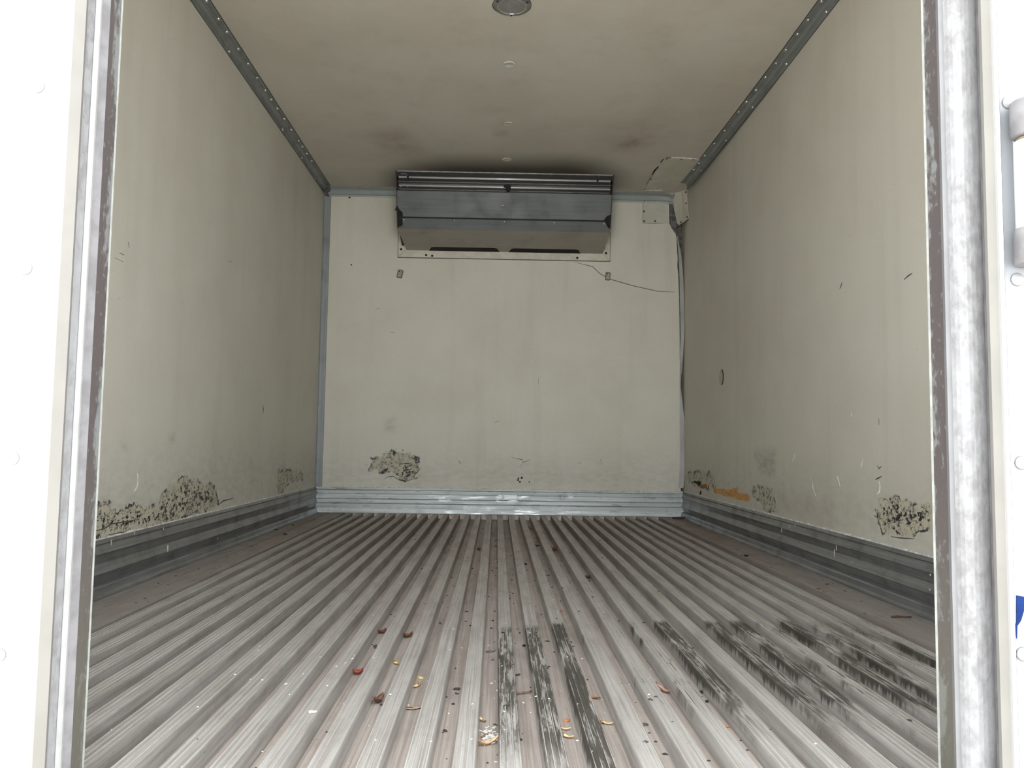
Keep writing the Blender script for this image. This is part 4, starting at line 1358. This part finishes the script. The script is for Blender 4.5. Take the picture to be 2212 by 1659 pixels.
TAN, ORG, BRN, DRK, RED, GRY = (226, 196, 152), (168, 104, 64), (112, 76, 56), (52, 46, 44), (134, 66, 56), (150, 140, 132)
items = [
    ('seed', 1219.7, 1577, .022, .0075, 2.75, TAN, 'pale tan winged seed in the stained groove, middle one of three bits in a row'),
    ('seed', 1226, 1594, .024, .009, 2.5, TAN, 'tan winged seed in the stained groove, nearest the doorway of the row of three'),
    ('chip', 1224, 1559, .013, .011, .3, ORG, 'orange-brown seed husk in the stained groove just behind two tan seeds'),
    ('seed', 1311, 1565, .024, .007, 2.6, TAN, 'lone light tan winged seed in the clean groove beside the blackest rib'),
    ('leaf', 1282.5, 1509, .026, .008, 2.35, (180, 126, 86), 'narrow orange-tan dry leaf halfway along the groove beside the blackest rib'),
    ('leaf', 1053, 1610, .045, .010, .45, (206, 168, 128), 'long curled tan leaf lying on white fluff at the doorway end of a groove', None, None, .55),
    ('twig', 1055, 1592, .026, .003, .6, (120, 84, 56), 'thin brown twig lying across the white fluff in the groove'),
    ('leaf', 1042, 1558, .022, .007, 2.1, (206, 182, 146), 'small pale tan leaf beside a dark smudge, in the same groove as the fluff'),
    ('seed', 898.5, 1485, .024, .011, 1.0, TAN, 'light tan broad seed next to a black crumb, in the groove with a yellow flake'),
    ('chip', 910, 1465, .018, .014, .4, (196, 172, 110), 'yellow translucent flake just behind the broad tan seed'),
    ('seed', 855.5, 1435, .022, .010, 2.2, (220, 190, 126), 'yellow-tan seed among white specks, third groove from the grey wet patch'),
    ('leaf', 879.5, 1378, .026, .017, .2, BRN, 'dark brown curled leaf scrap farthest back in the groove of white specks', None, None, .6),
    ('leaf', 825, 1369, .024, .017, .6, (104, 62, 54), 'reddish-brown leaf scrap beside a rib, level with the dark curled scrap', None, None, .5),
    ('chip', 811, 1397, .014, .011, .9, (70, 60, 58), 'small grey-black crumb nearer the doorway than the reddish scrap in its groove'),
    ('leaf', 818, 1519.5, .028, .019, 1.0, (92, 62, 52), 'crumpled dark brown leaf with a stalk surrounded by white specks', None, None, .6),
    ('leaf', 772.5, 1457.5, .022, .018, .3, (150, 70, 56), 'brick-red crumpled leaf scrap, the only red one on the clean ribs', None, None, .5),
    ('chip', 986, 1490, .022, .011, -.3, DRK, 'largest black crumb on the clean side, pressed against a rib'),
    ('chip', 988, 1499, .011, .009, .5, (74, 72, 66), 'small dark grey crumb touching the large black crumb'),
    ('twig', 1130, 1502, .040, .005, .3, (126, 98, 92), 'forked mauve-brown root fibre in the groove between two stained ribs'),
    ('leaf', 1061, 1407, .030, .018, .9, (148, 134, 128), 'flattened grey-mauve leaf trodden into the groove beside the first stained rib', None, None, .08),
    ('leaf', 1209, 1323.5, .022, .010, .6, (192, 120, 78), 'orange leaf shard on a rib edge right above the stained rib tops'),
    ('chip', 1346.5, 1317, .026, .018, .2, (46, 44, 44), 'biggest black lump on the ribs behind the stained area'),
    ('chip', 1117.5, 1459, .018, .009, .5, (62, 62, 62), 'dark bean-shaped crumb between the first two stained ribs'),
    ('chip', 1131.5, 1396, .018, .012, 1.2, (30, 28, 28), 'tall black crumb leaning on the flank of the second stained rib'),
    ('leaf', 891, 1531, .034, .020, .1, (168, 150, 134), 'faded beige leaf fragment flat in the groove, nearer the doorway than the broad seed', None, None, .08),
    ('chip', 1034.5, 1187, .020, .075, .02, (84, 62, 52), 'long brown rotten strip lying in a groove halfway to the end wall'),
    ('chip', 1135.6, 1219, .015, .045, .05, (58, 54, 52), 'upright dark grey strip in a groove beyond the stained area'),
    ('chip', 1160, 1180, .022, .028, .7, (56, 44, 38), 'dark brown crumb in the groove behind the dark grey strip'),
    ('leaf', 1199, 1191, .034, .034, .8, (104, 58, 50), 'dark red leaf scrap caught on a rib edge in the rear half of the floor', None, None, .5),
    ('leaf', 1146.5, 1143.5, .040, .030, .4, (168, 134, 88), 'yellowish leaf near the end wall kick plate, in a central groove', None, None, .4),
    ('leaf', 1132, 1110, .050, .040, .2, (82, 56, 46), 'dark brown leaf standing on a rib end against the end wall kick plate', None, None, .7),
    ('chip', 1112, 1116, .028, .024, .4, (34, 30, 28), 'black lump in the groove end against the end wall, beside a brown leaf'),
    ('chip', 1183.5, 1243.5, .018, .010, -.5, (72, 54, 48), 'small brown sliver in a groove between the red scrap and the orange shard'),
    ('leaf', 1270, 1250, .018, .022, .3, (96, 70, 58), 'brown bit on the far side of the ribs, just behind the biggest black lump', None, None, .5),
    ('leaf', 1844.5, 1254, .048, .024, -.2, (176, 124, 66), 'orange-brown leaf lying on the flat side plank beside the kick plate', None, None, .5),
    ('twig', 1948, 1336, .050, .006, -.3, (78, 54, 50), 'dark brown splinter on the flat side plank near the door frame'),
    ('chip', 1867, 1449, .016, .008, .2, (196, 180, 146), 'cream crumb resting on a black-stained rib beside the side plank'),
    ('chip', 1533, 1132, .060, .055, .3, (196, 148, 92), 'orange foam lump on the side plank in the damaged corner'),
    ('chip', 1490, 1118.5, .11, .060, .1, (70, 42, 36), 'dark brown heap of rotten debris in the damaged floor corner'),
    ('chip', 1466, 1121, .10, .045, -.2, (80, 50, 42), 'flat brown tongue of rotten debris reaching from the damaged corner onto the plank'),
    ('chip', 1500, 1122.5, .050, .024, .3, (170, 150, 132), 'pale beige foam flake beside the rotten debris heap'),
    ('chip', 1513, 1128, .06, .034, -.4, (88, 62, 52), 'brown crumb between the rotten heap and the orange foam lump'),
    ('chip', 1625, 1173.5, .030, .018, -.1, (70, 60, 50), 'dark chip on the side plank, farther from the doorway than its twin'),
    ('leaf', 1661, 1193, .032, .022, .1, (78, 70, 56), 'dark olive dry leaf flat on the side plank, between dark chips', None, None, .2),
    ('chip', 1611, 1202, .020, .022, .5, (36, 32, 28), 'black crumb on the edge of the side plank above the first groove'),
    ('chip', 1755, 1225, .020, .016, .3, (104, 62, 60), 'small dark red crumb on the side plank close to the kick plate'),
    ('chip', 1786, 1262.5, .018, .012, .1, (72, 62, 54), 'small dark crumb on the side plank halfway between red crumb and orange leaf'),
    ('leaf', 1436, 1496, .052, .014, -1.0, (170, 134, 120), 'long pinkish dry leaf lying along a rib flank in the stained area', None, None, .4),
    ('chip', 1517.5, 1497, .014, .012, .4, (40, 34, 32), 'black crumb with a reddish side, beside the olive-black streaked rib'),
    ('chip', 1526, 1517, .011, .010, .4, (34, 30, 32), 'round black crumb next to the olive-black streaked rib, nearest the doorway'),
    ('chip', 1570, 1571.5, .012, .010, .4, (196, 132, 90), 'tiny orange crumb in a clean groove in front of the streaked ribs'),
    ('chip', 1394.5, 1566, .018, .012, 1.1, (86, 80, 76), 'hooked grey crumb in the groove two ribs from the blackest rib'),
    ('chip', 595, 1145, .026, .016, .1, (50, 44, 40), 'dark chip on the rusty end of the opposite side plank'),
    ('chip', 616, 1155, .022, .018, .1, (46, 40, 38), 'dark round crumb near the plank joint, opposite side plank'),
    ('chip', 633, 1135, .022, .014, .1, (66, 52, 44), 'brown crumb on the rusty plank close to the kick plate corner'),
    ('chip', 675.5, 1540, .016, .010, .4, (200, 196, 190), 'white paper crumb on a clean rib'),
]
for it in items:
    litter(it[0], it[1], it[2], it[3], it[4], it[5], it[6], it[7], *(it[8:10] if len(it) > 8 else (None, None)), curl=it[10] if len(it) > 10 else .3)

# white fluff in the groove
fv, ff = [], []
rng = random.Random(5)
fc_ = ground_at(1057, 1595)
for k in range(70):
    p0 = Vector((rng.gauss(0, .006), rng.gauss(0, .016), rng.uniform(.001, .006)))
    d1 = Vector((rng.uniform(-1, 1), rng.uniform(-1, 1), rng.uniform(-.1, .2))) * .007
    d2 = d1 + Vector((rng.uniform(-1, 1), rng.uniform(-1, 1), rng.uniform(-.1, .2))) * .006
    v, f = tube([p0, p0 + d1, p0 + d2], .0005, 4)
    n0 = len(fv); fv += [(a, b, max(c, .0006)) for a, b, c in v]; ff += [tuple(i + n0 for i in q) for q in f]
fl_o = link('fluff', me_from('fluff', fv, ff, simple('white_fibre', (.8, .79, .76, 1), .9)), None, None, fc_)
tag(fl_o, 'tuft of white fibres in a groove near the doorway, under a curled tan leaf', 'fluff', kind='stuff')


# uncountable grit: dark crumbs in the grooves and pale glittering specks
def grit(n, slot, smin, smax, region, seed):
    rng = random.Random(seed)
    for _ in range(n):
        x, y = region(rng)
        z = floor_z(x)
        s = rng.uniform(smin, smax)
        el = rng.uniform(.6, 2.0)
        a = rng.uniform(0, 3.14)
        k = len(GV)
        for q in range(5):
            dx, dy = s * el * math.cos(q * 1.2566), s * math.sin(q * 1.2566)
            GV.append((x + dx * math.cos(a) - dy * math.sin(a), y + dx * math.sin(a) + dy * math.cos(a), z + .0002))
        GV.append((x, y, z + s * .7))
        for q in range(5):
            GF.append((k + q, k + (q + 1) % 5, k + 5)); GS.append(slot)
        GF.append((k + 4, k + 3, k + 2, k + 1, k)); GS.append(slot)


GV, GF, GS = [], [], []


def reg_mid(r):
    while True:
        x, y = r.gauss(.10, .30), r.uniform(1.12, 4.6)
        if -.9 < x < .95 and (floor_z(x) < 0 or r.random() < .12):
            return x, y


def reg_white(r):
    while True:
        x, y = r.gauss(-.15, .32), 1.12 + abs(r.gauss(0, .7))
        if -.95 < x < .95 and y < 4.8:
            return x, y


def reg_edge(r):
    while True:
        s = r.choice((-1, 1))
        x, y = s * r.uniform(.97, 1.10), r.uniform(1.9, 4.9)
        return x, y


grit(420, 0, .0014, .0046, reg_mid, 11)
grit(150, 1, .0009, .0026, reg_white, 12)
grit(90, 2, .0014, .0045, reg_edge, 13)
gm = me_from('floor_grit', GV, GF, simple('dark_grit', (.035, .03, .027, 1), .8, var=.4))
gm.materials.append(simple('pale_grit', (.85, .85, .84, 1), .4, var=.1))
gm.materials.append(simple('plank_grit', (.10, .085, .07, 1), .8, var=.4))
gm.polygons.foreach_set('material_index', GS)
tag(link('floor_grit', gm), 'dark crumbs and pale specks of dirt scattered over the ribbed floor', 'grit', kind='stuff')
